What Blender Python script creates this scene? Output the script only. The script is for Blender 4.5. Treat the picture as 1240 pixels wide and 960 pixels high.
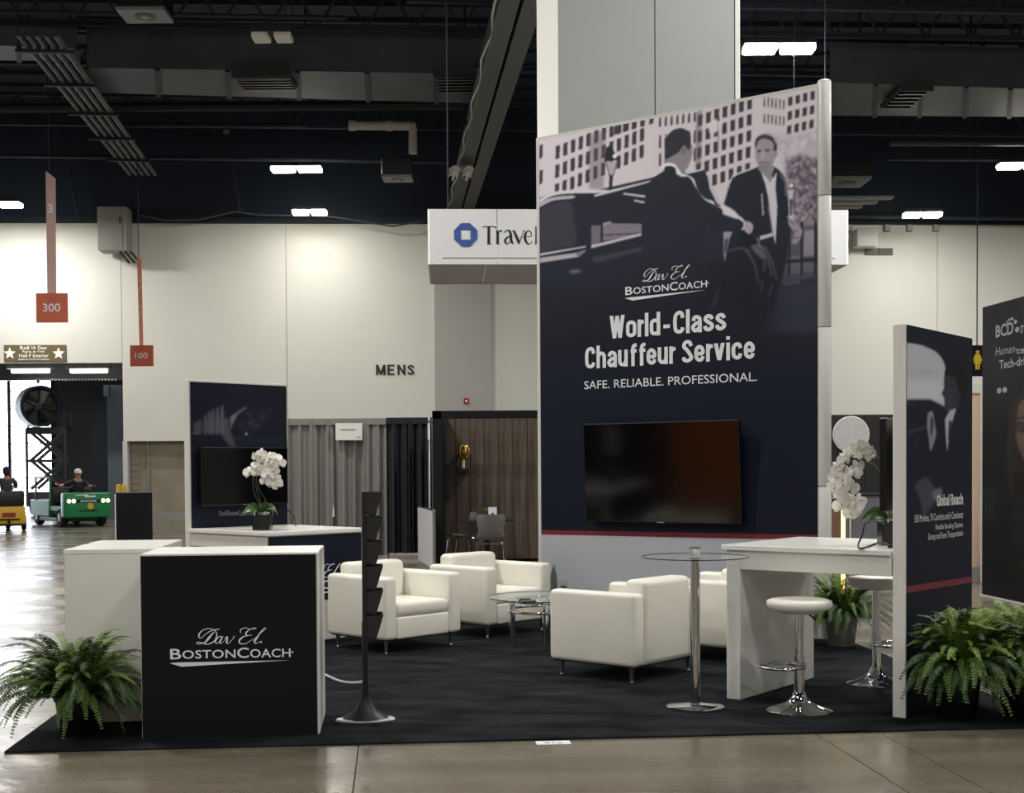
import bpy, bmesh, math, random
import numpy as np
from mathutils import Vector, Matrix
for _o in list(bpy.data.objects):
    bpy.data.objects.remove(_o, do_unlink=True)
SC = bpy.context.scene
COL = SC.collection
RND = random.Random(7)

# ------------------------------------------------------------------ camera
FPX, PITCH, ROLL, PCY, EYE, TH = 1624.2, -0.023436, 0.006016, 603.0, 1.552, 0.0890
cF = Vector((0, math.cos(PITCH), math.sin(PITCH)))
_r0 = Vector((1, 0, 0)); _u0 = _r0.cross(cF)
cR = math.cos(ROLL) * _r0 - math.sin(ROLL) * _u0
cU = math.sin(ROLL) * _r0 + math.cos(ROLL) * _u0
cam = bpy.data.cameras.new('camera')
cam.sensor_width = 36.0
cam.lens = 36.0 * FPX / 1240.0
cam.shift_y = (PCY - 480.0) / 1240.0
cam.clip_end = 300
camo = bpy.data.objects.new('camera', cam)
COL.objects.link(camo)
camo.matrix_world = Matrix(((cR.x, cU.x, -cF.x, 0), (cR.y, cU.y, -cF.y, 0), (cR.z, cU.z, -cF.z, EYE), (0, 0, 0, 1)))
SC.camera = camo

# ------------------------------------------------------------------ world, exposure
w = bpy.data.worlds.new('world'); SC.world = w
w.use_nodes = True
w.node_tree.nodes['Background'].inputs[0].default_value = (0.62, 0.72, 0.85, 1)
w.node_tree.nodes['Background'].inputs[1].default_value = 0.3
SC.view_settings.view_transform = 'Standard'
SC.view_settings.look = 'None'
SC.view_settings.exposure = 0.0
SC.view_settings.gamma = 1.0
SC.view_settings.use_curve_mapping = False
LAMP_W = 430.0          # one hall light
DAY = 9.0               # daylight panels of the loading dock

# ------------------------------------------------------------------ pixel helpers (1240x960 frame)
def ray(px, py):
    return cF * FPX + cR * (px - 620.0) + cU * (PCY - py)
def G(px, py, z=0.0):                       # point at height z
    d = ray(px, py); t = (z - EYE) / d.z
    return Vector((d.x * t, d.y * t, z))
def AT(px, py, Y):                          # point at distance Y
    d = ray(px, py); t = Y / d.y
    return Vector((d.x * t, Y, EYE + d.z * t))
def proj(P):
    d = Vector(P) - Vector((0, 0, EYE)); z = d.dot(cF)
    return 620.0 + FPX * d.dot(cR) / z, PCY - FPX * d.dot(cU) / z

# ------------------------------------------------------------------ materials
def lin(c):
    return tuple(((v / 255.0) / 12.92 if v / 255.0 <= 0.04045 else ((v / 255.0 + 0.055) / 1.055) ** 2.4) for v in c)
MATS = {}
def mat(name, col, rough=0.5, metal=0.0, bump=0.0, bscale=40.0, var=0.0, vscale=3.0, emit=0.0, trans=0.0, spec=0.5, stretch=(1, 1, 1), coat=0.0, alpha=1.0):
    if name in MATS: return MATS[name]
    m = bpy.data.materials.new(name); m.use_nodes = True
    nt = m.node_tree; b = nt.nodes['Principled BSDF']
    c = lin(col)
    b.inputs['Base Color'].default_value = (*c, 1)
    b.inputs['Roughness'].default_value = rough
    b.inputs['Metallic'].default_value = metal
    b.inputs['Specular IOR Level'].default_value = spec
    b.inputs['Transmission Weight'].default_value = trans
    b.inputs['Coat Weight'].default_value = coat
    b.inputs['Alpha'].default_value = alpha
    if emit:
        b.inputs['Emission Color'].default_value = (*c, 1)
        b.inputs['Emission Strength'].default_value = emit
    if bump or var:
        tc = nt.nodes.new('ShaderNodeTexCoord'); mp = nt.nodes.new('ShaderNodeMapping')
        mp.inputs['Scale'].default_value = stretch
        nt.links.new(tc.outputs['Object'], mp.inputs['Vector'])
    if bump:
        n = nt.nodes.new('ShaderNodeTexNoise'); n.inputs['Scale'].default_value = bscale; n.inputs['Detail'].default_value = 4
        nt.links.new(mp.outputs[0], n.inputs['Vector'])
        bp = nt.nodes.new('ShaderNodeBump'); bp.inputs['Strength'].default_value = bump; bp.inputs['Distance'].default_value = 0.01
        nt.links.new(n.outputs[0], bp.inputs['Height']); nt.links.new(bp.outputs[0], b.inputs['Normal'])
    if var:
        n = nt.nodes.new('ShaderNodeTexNoise'); n.inputs['Scale'].default_value = vscale; n.inputs['Detail'].default_value = 5
        nt.links.new(mp.outputs[0], n.inputs['Vector'])
        r = nt.nodes.new('ShaderNodeValToRGB')
        r.color_ramp.elements[0].position = 0.3; r.color_ramp.elements[1].position = 0.7
        r.color_ramp.elements[0].color = (*[v * (1 - var) for v in c], 1)
        r.color_ramp.elements[1].color = (*[min(1, v * (1 + var)) for v in c], 1)
        nt.links.new(n.outputs[0], r.inputs[0]); nt.links.new(r.outputs[0], b.inputs['Base Color'])
    MATS[name] = m
    return m
def print_mat(name='print', rough=0.55):
    if name in MATS: return MATS[name]
    m = bpy.data.materials.new(name); m.use_nodes = True
    nt = m.node_tree; b = nt.nodes['Principled BSDF']
    a = nt.nodes.new('ShaderNodeVertexColor'); a.layer_name = 'ink'
    nt.links.new(a.outputs[0], b.inputs['Base Color'])
    b.inputs['Roughness'].default_value = rough; b.inputs['Specular IOR Level'].default_value = 0.18
    MATS[name] = m
    return m

WHITE = mat('white_laminate', (228, 227, 222), 0.35, var=0.015, vscale=2)
LEATHER = mat('white_leatherette', (236, 233, 222), 0.42, bump=0.12, bscale=220, var=0.02, vscale=4)
NAVY = mat('navy_print', (20, 26, 42), 0.5, spec=0.2)
BLACKP = mat('black_print', (19, 21, 24), 0.55, spec=0.18)
BLACK = mat('black_plastic', (14, 14, 16), 0.35)
BLACKM = mat('black_metal', (22, 23, 25), 0.4, metal=0.3)
CHROME = mat('chrome', (225, 226, 230), 0.06, metal=1.0)
STEEL = mat('brushed_steel', (190, 190, 190), 0.28, metal=1.0)
LETTER = mat('white_lettering', (236, 237, 242), 0.5)
RED = mat('red_print', (120, 30, 48), 0.5)
GREYP = mat('pale_grey_print', (186, 187, 196), 0.5)
ALU = mat('white_aluminium', (214, 214, 210), 0.32)
SCREEN = mat('dark_screen', (5, 5, 6), 0.12, spec=0.55)
DARKSTEEL = mat('dark_painted_steel', (28, 36, 50), 0.7)
DUCT = mat('dark_duct', (70, 73, 82), 0.6, var=0.15, vscale=1.5)
DECK = mat('black_deck', (26, 37, 54), 0.85, var=0.2, vscale=0.6)
GLASS = mat('clear_glass', (235, 245, 240), 0.02, trans=1.0)
GALV = mat('galvanised', (160, 160, 158), 0.4, metal=0.6)

# ------------------------------------------------------------------ mesh builder
class MB:
    def __init__(s): s.v = []; s.f = []; s.m = []
    def add(s, vs, fs, mi=0):
        o = len(s.v); s.v += [tuple(p) for p in vs]; s.f += [tuple(i + o for i in f) for f in fs]; s.m += [mi] * len(fs); return s
    def box(s, x0, x1, y0, y1, z0, z1, mi=0):
        return s.add([(x0, y0, z0), (x1, y0, z0), (x1, y1, z0), (x0, y1, z0), (x0, y0, z1), (x1, y0, z1), (x1, y1, z1), (x0, y1, z1)],
                     [(0, 3, 2, 1), (4, 5, 6, 7), (0, 1, 5, 4), (1, 2, 6, 5), (2, 3, 7, 6), (3, 0, 4, 7)], mi)
    def rbox(s, x0, x1, y0, y1, z0, z1, r=0.02, seg=2, mi=0):
        bm = bmesh.new(); bmesh.ops.create_cube(bm, size=1)
        for v in bm.verts:
            v.co = Vector(((x0 + x1) / 2 + v.co.x * (x1 - x0), (y0 + y1) / 2 + v.co.y * (y1 - y0), (z0 + z1) / 2 + v.co.z * (z1 - z0)))
        bmesh.ops.bevel(bm, geom=list(bm.edges), offset=r, segments=seg, affect='EDGES', profile=0.5, clamp_overlap=True)
        bm.verts.index_update()
        s.add([v.co[:] for v in bm.verts], [[v.index for v in f.verts] for f in bm.faces], mi); bm.free(); return s
    def prism(s, pts, y0, y1, mi=0):             # polygon in xz, extruded in y
        n = len(pts)
        vs = [(p[0], y0, p[1]) for p in pts] + [(p[0], y1, p[1]) for p in pts]
        fs = [tuple(range(n)), tuple(range(2 * n - 1, n - 1, -1))] + [(i, i + n, (i + 1) % n + n, (i + 1) % n) for i in range(n)]
        return s.add(vs, fs, mi)
    def prismz(s, pts, z0, z1, mi=0):            # polygon in xy, extruded in z
        n = len(pts)
        vs = [(p[0], p[1], z0) for p in pts] + [(p[0], p[1], z1) for p in pts]
        fs = [tuple(range(n - 1, -1, -1)), tuple(range(n, 2 * n))] + [(i, (i + 1) % n, (i + 1) % n + n, i + n) for i in range(n)]
        return s.add(vs, fs, mi)
    def lathe(s, prof, n=24, c=(0, 0), mi=0, cap=True):
        vs = []; fs = []
        for r, z in prof:
            for i in range(n):
                a = 2 * math.pi * i / n; vs.append((c[0] + r * math.cos(a), c[1] + r * math.sin(a), z))
        for k in range(len(prof) - 1):
            for i in range(n):
                j = (i + 1) % n; fs.append((k * n + i, k * n + j, (k + 1) * n + j, (k + 1) * n + i))
        if cap:
            fs.append(tuple(range(n - 1, -1, -1))); fs.append(tuple((len(prof) - 1) * n + i for i in range(n)))
        return s.add(vs, fs, mi)
    def tube(s, pts, r, n=8, mi=0, closed=False):
        P = [Vector(p) for p in pts]; m = len(P); vs = []; fs = []
        rs = r if isinstance(r, (list, tuple)) else [r] * m
        prev = None
        for i in range(m):
            if closed: t = P[(i + 1) % m] - P[i - 1]
            else: t = P[min(i + 1, m - 1)] - P[max(i - 1, 0)]
            t.normalize()
            if prev is None:
                a = Vector((0, 0, 1)) if abs(t.z) < 0.9 else Vector((1, 0, 0))
                x = t.cross(a).normalized()
            else:
                x = (prev - t * prev.dot(t)).normalized()
            prev = x; y = t.cross(x)
            for k in range(n):
                an = 2 * math.pi * k / n
                vs.append(tuple(P[i] + (x * math.cos(an) + y * math.sin(an)) * rs[i]))
        for i in range(m if closed else m - 1):
            i2 = (i + 1) % m
            for k in range(n):
                l = (k + 1) % n; fs.append((i * n + k, i * n + l, i2 * n + l, i2 * n + k))
        if not closed:
            fs.append(tuple(range(n - 1, -1, -1))); fs.append(tuple((m - 1) * n + k for k in range(n)))
        return s.add(vs, fs, mi)
    def bar(s, a, b, wx, wz, mi=0):              # square bar between two points
        a = Vector(a); b = Vector(b); t = (b - a).normalized()
        up = Vector((0, 0, 1)) if abs(t.z) < 0.95 else Vector((0, 1, 0))
        x = t.cross(up).normalized() * wx / 2; y = x.cross(t).normalized() * wz / 2
        vs = [a - x - y, a + x - y, a + x + y, a - x + y, b - x - y, b + x - y, b + x + y, b - x + y]
        return s.add(vs, [(0, 1, 2, 3), (7, 6, 5, 4), (0, 4, 5, 1), (1, 5, 6, 2), (2, 6, 7, 3), (3, 7, 4, 0)], mi)
    def ball(s, c, r, n=12, m=8, mi=0, sc=(1, 1, 1)):
        vs = [(c[0], c[1], c[2] - r * sc[2])]; fs = []
        for j in range(1, m):
            th = math.pi * j / m - math.pi / 2
            for i in range(n):
                a = 2 * math.pi * i / n
                vs.append((c[0] + r * sc[0] * math.cos(th) * math.cos(a), c[1] + r * sc[1] * math.cos(th) * math.sin(a), c[2] + r * sc[2] * math.sin(th)))
        vs.append((c[0], c[1], c[2] + r * sc[2])); L = len(vs) - 1
        for i in range(n):
            k = (i + 1) % n
            fs.append((0, 1 + k, 1 + i)); fs.append((L, 1 + (m - 2) * n + i, 1 + (m - 2) * n + k))
            for j in range(m - 2): fs.append((1 + j * n + i, 1 + j * n + k, 1 + (j + 1) * n + k, 1 + (j + 1) * n + i))
        return s.add(vs, fs, mi)
    def mesh(s, name, mats, smooth=None):
        me = bpy.data.meshes.new(name); me.from_pydata(s.v, [], s.f)
        for m in (mats if isinstance(mats, (list, tuple)) else [mats]): me.materials.append(m)
        me.polygons.foreach_set('material_index', s.m)
        if smooth:
            me.polygons.foreach_set('use_smooth', [True] * len(s.f)); me.update()
            me.set_sharp_from_angle(angle=math.radians(smooth))
        me.update(); return me
    def build(s, name, mats, parent=None, smooth=None, kind=None):
        o = bpy.data.objects.new(name, s.mesh(name, mats, smooth)); COL.objects.link(o)
        if parent is not None: o.parent = parent
        if kind: o['kind'] = kind
        return o
def tag(o, label, cat, group=None):
    o['label'] = label; o['category'] = cat
    if group: o['group'] = group
    return o
def thing(name, label, cat, loc=(0, 0, 0), rz=0.0, group=None):
    o = bpy.data.objects.new(name, None); COL.objects.link(o); o.empty_display_size = 0.1
    o.location = loc; o.rotation_euler = (0, 0, rz)
    return tag(o, label, cat, group)
def struct(o): o['kind'] = 'structure'; return o
def copy_tree(o, parent=None):
    c = o.copy(); COL.objects.link(c)
    if parent is not None: c.parent = parent
    for ch in list(o.children): copy_tree(ch, c)
    return c
class Fr:                                   # vertical plane frame: x along, z up, y into the wall
    def __init__(s, o, ang, y=0.0): s.o = Vector((o[0], o[1], o[2] if len(o) > 2 else 0)); s.a = ang; s.ex = Vector((math.cos(ang), math.sin(ang), 0)); s.ey = Vector((-math.sin(ang), math.cos(ang), 0)); s.y = y
    def uv(s, px, py, y=None):
        y = s.y if y is None else y
        d = ray(px, py); q = s.o + s.ey * y
        t = ((q.x * s.ey.x + q.y * s.ey.y)) / (d.x * s.ey.x + d.y * s.ey.y)
        P = Vector((0, 0, EYE)) + d * t
        return (P - s.o).dot(s.ex), P.z - s.o.z
    def w(s, x, y, z): return s.o + s.ex * x + s.ey * y + Vector((0, 0, z))
    def px(s, x, z, y=None): return proj(s.w(x, s.y if y is None else y, z))

# ------------------------------------------------------------------ lettering
_tc = {}
def text2d(txt, bold=0.0, spacing=1.0, extrude=0.0):
    k = (txt, bold, spacing, extrude)
    if k in _tc: return _tc[k]
    cu = bpy.data.curves.new('lettering', 'FONT'); cu.body = txt; cu.size = 1.0; cu.offset = bold; cu.space_character = spacing; cu.resolution_u = 3; cu.extrude = extrude
    o = bpy.data.objects.new('lettering', cu); COL.objects.link(o)
    dg = bpy.context.evaluated_depsgraph_get(); me = bpy.data.meshes.new_from_object(o.evaluated_get(dg))
    vs = [v.co[:] for v in me.vertices]; fs = [tuple(p.vertices) for p in me.polygons]
    bpy.data.objects.remove(o, do_unlink=True); bpy.data.curves.remove(cu); bpy.data.meshes.remove(me)
    x0 = min(v[0] for v in vs); x1 = max(v[0] for v in vs); y0 = min(v[1] for v in vs); y1 = max(v[1] for v in vs)
    vs = [((v[0] - x0) / (x1 - x0), (v[1] - y0) / (y1 - y0), v[2]) for v in vs]
    _tc[k] = (vs, fs, (x1 - x0) / (y1 - y0)); return _tc[k]
def put_text(mb, txt, x0, z0, x1, z1, y, bold=0.0, spacing=1.0, depth=0.0, mi=0, shear=0.0):
    vs, fs, _ = text2d(txt, bold, spacing, 0.5 if depth else 0.0)
    mb.add([(x0 + v[0] * (x1 - x0) + shear * v[1] * (z1 - z0), y - v[2] * depth, z0 + v[1] * (z1 - z0)) for v in vs], fs, mi)
def catmull(pts, n=6):
    out = []; P = [np.array(p, float) for p in pts]; P = [2 * P[0] - P[1]] + P + [2 * P[-1] - P[-2]]
    for i in range(1, len(P) - 2):
        for k in range(n):
            t = k / n
            out.append(0.5 * ((2 * P[i]) + (P[i + 1] - P[i - 1]) * t + (2 * P[i - 1] - 5 * P[i] + 4 * P[i + 1] - P[i + 2]) * t * t + (3 * P[i] - P[i - 1] - 3 * P[i + 1] + P[i + 2]) * t ** 3))
    out.append(P[-2]); return out
def ribbon(pts, n=6):                        # stroke (x, y, width) to 2D quads
    C = catmull(pts, n); vs = []; fs = []
    for i, c in enumerate(C):
        a = C[max(0, i - 1)]; b = C[min(len(C) - 1, i + 1)]; d = b[:2] - a[:2]; L = np.hypot(*d) or 1; nrm = np.array([-d[1], d[0]]) / L * c[2] / 2
        vs += [tuple(c[:2] + nrm), tuple(c[:2] - nrm)]
        if i: fs.append((2 * i - 2, 2 * i - 1, 2 * i + 1, 2 * i))
    return vs, fs
SCRIPT = [
    [(480, 164, 5), (456, 190, 13), (430, 222, 18), (408, 248, 13), (382, 263, 5), (352, 268, 6), (332, 262, 6), (345, 252, 6), (378, 258, 8), (412, 269, 8), (450, 262, 8), (484, 236, 9), (500, 200, 9), (494, 165, 7), (465, 142, 6), (420, 138, 6), (375, 158, 8), (352, 190, 11), (355, 213, 8), (374, 215, 5), (402, 190, 5), (444, 160, 6), (490, 146, 9), (527, 140, 4)],
    [(545, 203, 4), (520, 206, 6), (495, 230, 12), (488, 252, 10), (500, 263, 6), (522, 245, 4), (545, 206, 5)],
    [(550, 203, 8), (533, 235, 14), (526, 256, 11), (540, 260, 4), (562, 238, 3), (578, 212, 5)],
    [(570, 215, 4), (588, 206, 9), (585, 235, 15), (582, 258, 11), (598, 260, 5), (630, 228, 4), (646, 206, 6), (636, 203, 4)],
    [(700, 172, 6), (700, 145, 7), (738, 130, 5), (785, 140, 4), (828, 134, 5), (812, 130, 5), (768, 148, 8), (742, 178, 11), (758, 194, 6), (792, 190, 4)],
    [(775, 193, 4), (722, 205, 9), (688, 238, 14), (696, 262, 9), (738, 264, 6), (778, 240, 4), (800, 226, 3)],
    [(800, 236, 4), (850, 190, 5), (892, 150, 5), (910, 135, 5), (898, 132, 5), (868, 165, 10), (832, 218, 15), (815, 248, 13), (826, 263, 6), (852, 246, 3)],
]
def logo_mesh(y=0.0):
    """logo in units of its width (0..1 in x, 0 at swoosh bottom)"""
    mb = MB()
    T = lambda p: ((p[0] - 105) / 1035.0, y, -(p[1] + 0.02 * (p[0] - 112) - 462) / 1035.0)
    for k, s in enumerate(SCRIPT):
        vs, fs = ribbon(s); yy = -0.0004 * (k % 3)
        mb.add([(T(v)[0], y + yy, T(v)[2]) for v in vs], fs)
    c = [(868 + 9 * math.cos(a * math.pi / 5), 250 + 9 * math.sin(a * math.pi / 5)) for a in range(10)]
    mb.add([T(p) for p in c], [tuple(range(10))])
    for s, x0, x1, t, b in (('B', 112, 203, 310, 398), ('OSTON', 213, 655, 324, 396), ('C', 668, 766, 309, 398), ('OACH', 776, 1116, 324, 397)):
        put_text(mb, s, (x0 - 105) / 1035, (462 - b) / 1035, (x1 - 105) / 1035, (462 - t) / 1035, y, bold=0.012, spacing=1.04)
    c = [(1131 + 8 * math.cos(a * math.pi / 4), 334 + 8 * math.sin(a * math.pi / 4)) for a in range(8)]
    mb.add([T(p) for p in c], [tuple(range(8))])
    mb.add([T(p) for p in ((105, 430), (180, 424), (1108, 404), (205, 460))], [(0, 1, 2, 3)])
    return mb
def put_logo(parent, x0, x1, z0, y, rise=0.0, name='logo'):
    src = logo_mesh(); W = x1 - x0; mb = MB()
    mb.add([(x0 + v[0] * W, y + v[1] * W * 3, z0 + v[2] * W) for v in src.v], src.f)
    return mb.build(name, LETTER, parent)


# condensed sans letters drawn as strokes (cap height 1)
_rr = lambda x0, x1, y0, y1: [(x0, (y0 + y1) / 2), (x0, y1 - .13), (x0 + .04, y1 - .035), ((x0 + x1) / 2, y1), (x1 - .04, y1 - .035), (x1, y1 - .13), (x1, y0 + .13), (x1 - .04, y0 + .035), ((x0 + x1) / 2, y0), (x0 + .04, y0 + .035), (x0, y0 + .13), (x0, (y0 + y1) / 2)]
_sl = [(.28, .51), (.24, .615), (.14, .65), (.04, .60), (.02, .50), (.14, .39), (.27, .29), (.28, .17), (.15, .09), (.03, .13), (0, .25)]
_cl = [(.29, .48), (.25, .61), (.15, .65), (.03, .57), (0, .37), (.03, .17), (.15, .09), (.25, .13), (.29, .26)]
GLY = {
 'l': [[(0, 0), (0, 1)]], 'i': [[(0, 0), (0, .74)], [(0, .86), (0, 1)]], 'o': [_rr(0, .3, .09, .65)],
 'a': [[(.02, .49), (.05, .61), (.15, .65), (.26, .60), (.29, .48), (.29, .2), (.29, 0)], [(.29, .41), (.12, .37), (.0, .24), (.06, .1), (.16, .1), (.29, .22)]],
 's': [_sl], 'c': [_cl], 'e': [[(.02, .36), (.15, .36), (.28, .37), (.27, .54), (.15, .65), (.03, .57), (0, .37), (.03, .17), (.15, .09), (.25, .13), (.29, .24)]],
 'd': [_rr(0, .3, .09, .65), [(.3, 0), (.3, 1)]], 'b': [_rr(0, .3, .09, .65), [(0, 0), (0, 1)]],
 'h': [[(0, 0), (0, 1)], [(0, .46), (.06, .61), (.17, .65), (.27, .57), (.29, .42), (.29, .2), (.29, 0)]],
 'u': [[(.29, 0), (.29, .74)], [(.29, .28), (.23, .13), (.12, .09), (.02, .17), (0, .32), (0, .5), (0, .74)]],
 'r': [[(0, 0), (0, .74)], [(0, .44), (.06, .6), (.2, .65)]], 'f': [[(.1, 0), (.1, .4), (.1, .75), (.15, .89), (.27, .91)], [(0, .66), (.27, .66)]],
 'v': [[(0, .74), (.15, .03)], [(.15, .03), (.30, .74)]], 'W': [[(0, 1), (.13, .02)], [(.13, .02), (.26, .98)], [(.26, .98), (.39, .02)], [(.39, .02), (.52, 1)]],
 '-': [[(-.06, .36), (.22, .36)]], ' ': [], 'C': [[(x * 1.15, y * 1.37 if y > .3 else y) for x, y in _cl]], 'S': [[(x * 1.15, y * 1.37 if y > .3 else y * 1.0) for x, y in _sl]],
 'G': [[(x * 1.15, y * 1.37 if y > .3 else y) for x, y in _cl], [(.2, .46), (.33, .46), (.33, 0)]],
 'R': [[(0, 0), (0, 1)], [(0, .91), (.18, .91), (.31, .82), (.31, .62), (.18, .51), (0, .51)], [(.18, .5), (.32, 0)]],
 'M': [[(0, 0), (0, 1)], [(.0, 1), (.25, .03)], [(.25, .03), (.5, 1)], [(.5, 0), (.5, 1)]], 'E': [[(0, 0), (0, 1)], [(0, .93), (.4, .93)], [(0, .5), (.36, .5)], [(0, .07), (.4, .07)]],
 'N': [[(0, 0), (0, 1)], [(0, .95), (.4, .05)], [(.4, 0), (.4, 1)]]}
def stroke_text(txt, x0, z0, x1, z1, y, w=.155, gap=.06):
    """letters as separate meshes' data: list of MB fitted to the box (z0 baseline, z1 cap height)"""
    adv = 0.0; out = []
    for ch in txt:
        if ch == ' ': adv += .22; continue
        S = GLY[ch]; xs = [p[0] for s in S for p in s]; lo, hi = min(xs), max(xs); out.append((ch, adv - lo + w / 2)); adv += hi - lo + w + gap - (.09 if ch in 'rf' else 0)
    tot = adv - gap; sx = (x1 - x0) / tot; sz = z1 - z0; res = []
    for ch, off in out:
        mb = MB()
        for k, s in enumerate(GLY[ch]):
            if len(s) > 2: vs, fs = ribbon([(p[0], p[1], w) for p in s], 4)
            else:
                (xa, ya), (xb, yb) = s; d = np.hypot(xb - xa, yb - ya); nx, ny = -(yb - ya) / d * w / 2, (xb - xa) / d * w / 2
                if abs(xa - xb) > .05 and abs(ya - yb) > .2: nx, ny = w / 2 * (1.05 if nx > 0 else -1.05), 0
                vs = [(xa + nx, ya + ny), (xa - nx, ya - ny), (xb - nx, yb - ny), (xb + nx, yb + ny)]; fs = [(0, 1, 2, 3)]
            mb.add([(x0 + (v[0] + off) * sx, y - .0006 * k, z0 + v[1] * sz) for v in vs], fs)
        res.append(mb)
    return res

# ------------------------------------------------------------------ printed pictures: painted on a grid of ink-coloured vertices
class Canvas:
    def __init__(s, x0, y0, x1, y1, ss=2, bg=(20, 20, 20)):
        s.x0, s.y0, s.ss = x0, y0, ss; s.W = int((x1 - x0) * ss); s.H = int((y1 - y0) * ss)
        s.a = np.zeros((s.H, s.W, 3)) + np.array(bg, float)
        s.X, s.Y = np.meshgrid((np.arange(s.W) + .5) / ss + x0, (np.arange(s.H) + .5) / ss + y0)
    def blur(s, m, r):
        r = int(round(r * s.ss))
        for _ in range(2):
            if r < 1: break
            for ax in (0, 1):
                p = np.concatenate([np.repeat(np.take(m, [0], ax), r + 1, ax), m, np.repeat(np.take(m, [-1], ax), r, ax)], ax)
                c = np.cumsum(p, ax); n = m.shape[ax]
                m = (np.take(c, range(2 * r + 1, 2 * r + 1 + n), ax) - np.take(c, range(0, n), ax)) / (2 * r + 1)
        return m
    def comp(s, m, col, a):
        m = (m * a)[..., None]; s.a = s.a * (1 - m) + np.array(col, float) * m if not isinstance(col, np.ndarray) or col.ndim == 1 else s.a * (1 - m) + col * m
    def win(s, xs, ys, pad):                 # work only inside the shape's window
        i0 = max(0, int((min(xs) - pad - s.x0) * s.ss)); i1 = min(s.W, int((max(xs) + pad - s.x0) * s.ss) + 2); j0 = max(0, int((min(ys) - pad - s.y0) * s.ss)); j1 = min(s.H, int((max(ys) + pad - s.y0) * s.ss) + 2)
        if i1 <= i0 or j1 <= j0: return None
        return slice(j0, j1), slice(i0, i1)
    def pmask(s, pts, X=None, Y=None):
        X = s.X if X is None else X; Y = s.Y if Y is None else Y
        m = np.zeros(X.shape, bool); n = len(pts)
        for i in range(n):
            xa, ya = pts[i]; xb, yb = pts[(i + 1) % n]
            if ya == yb: continue
            c = ((ya > Y) != (yb > Y)) & (X < (xb - xa) * (Y - ya) / (yb - ya) + xa); m ^= c
        return m.astype(float)
    def put(s, wn, m, col, a):
        m = (m * a)[..., None]; s.a[wn] = s.a[wn] * (1 - m) + np.array(col, float) * m
    def poly(s, pts, col, blur=0.5, a=1.0):
        wn = s.win([p[0] for p in pts], [p[1] for p in pts], blur * 3 + 1)
        if wn: s.put(wn, s.blur(s.pmask(pts, s.X[wn], s.Y[wn]), blur), col, a)
    def curve(s, pts, col, blur=0.5, a=1.0):
        C = catmull(list(pts) + [pts[0]], 5); s.poly([tuple(c) for c in C], col, blur, a)
    def ell(s, cx, cy, rx, ry, col, blur=0.5, a=1.0, rot=0.0):
        R = max(rx, ry) + blur * 3 + 1; wn = s.win([cx], [cy], R)
        if not wn: return
        c, n = math.cos(rot), math.sin(rot); dx, dy = s.X[wn] - cx, s.Y[wn] - cy
        s.put(wn, s.blur((((dx * c + dy * n) / rx) ** 2 + ((-dx * n + dy * c) / ry) ** 2 < 1).astype(float), blur), col, a)
    def line(s, pts, wd, col, blur=0.4, a=1.0):
        wn = s.win([p[0] for p in pts], [p[1] for p in pts], wd + blur * 3 + 1)
        if not wn: return
        X, Y = s.X[wn], s.Y[wn]; m = np.zeros(X.shape, bool)
        for (xa, ya), (xb, yb) in zip(pts[:-1], pts[1:]):
            L2 = (xb - xa) ** 2 + (yb - ya) ** 2 or 1
            t = np.clip(((X - xa) * (xb - xa) + (Y - ya) * (yb - ya)) / L2, 0, 1)
            m |= (X - xa - t * (xb - xa)) ** 2 + (Y - ya - t * (yb - ya)) ** 2 < (wd / 2) ** 2
        s.put(wn, s.blur(m.astype(float), blur), col, a)
    def leaves(s, pts, lo, hi, size=2.0, a=1.0, seed=1, blur=2.0):
        rg = np.random.RandomState(seed); n = s.blur(rg.rand(s.H, s.W), size); n = (n - n.min()) / (n.max() - n.min()); n = np.clip((n - .3) / .4, 0, 1)[..., None]
        s.comp(s.blur(s.pmask(pts), blur), np.array(lo, float) * (1 - n) + np.array(hi, float) * n, a)
    def at(s, px, py):
        x = np.clip((px - s.x0) * s.ss - .5, 0, s.W - 1.001); y = np.clip((py - s.y0) * s.ss - .5, 0, s.H - 1.001)
        i = x.astype(int); j = y.astype(int); fx = (x - i)[..., None]; fy = (y - j)[..., None]
        return (s.a[j, i] * (1 - fx) + s.a[j, i + 1] * fx) * (1 - fy) + (s.a[j + 1, i] * (1 - fx) + s.a[j + 1, i + 1] * fx) * fy
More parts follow.
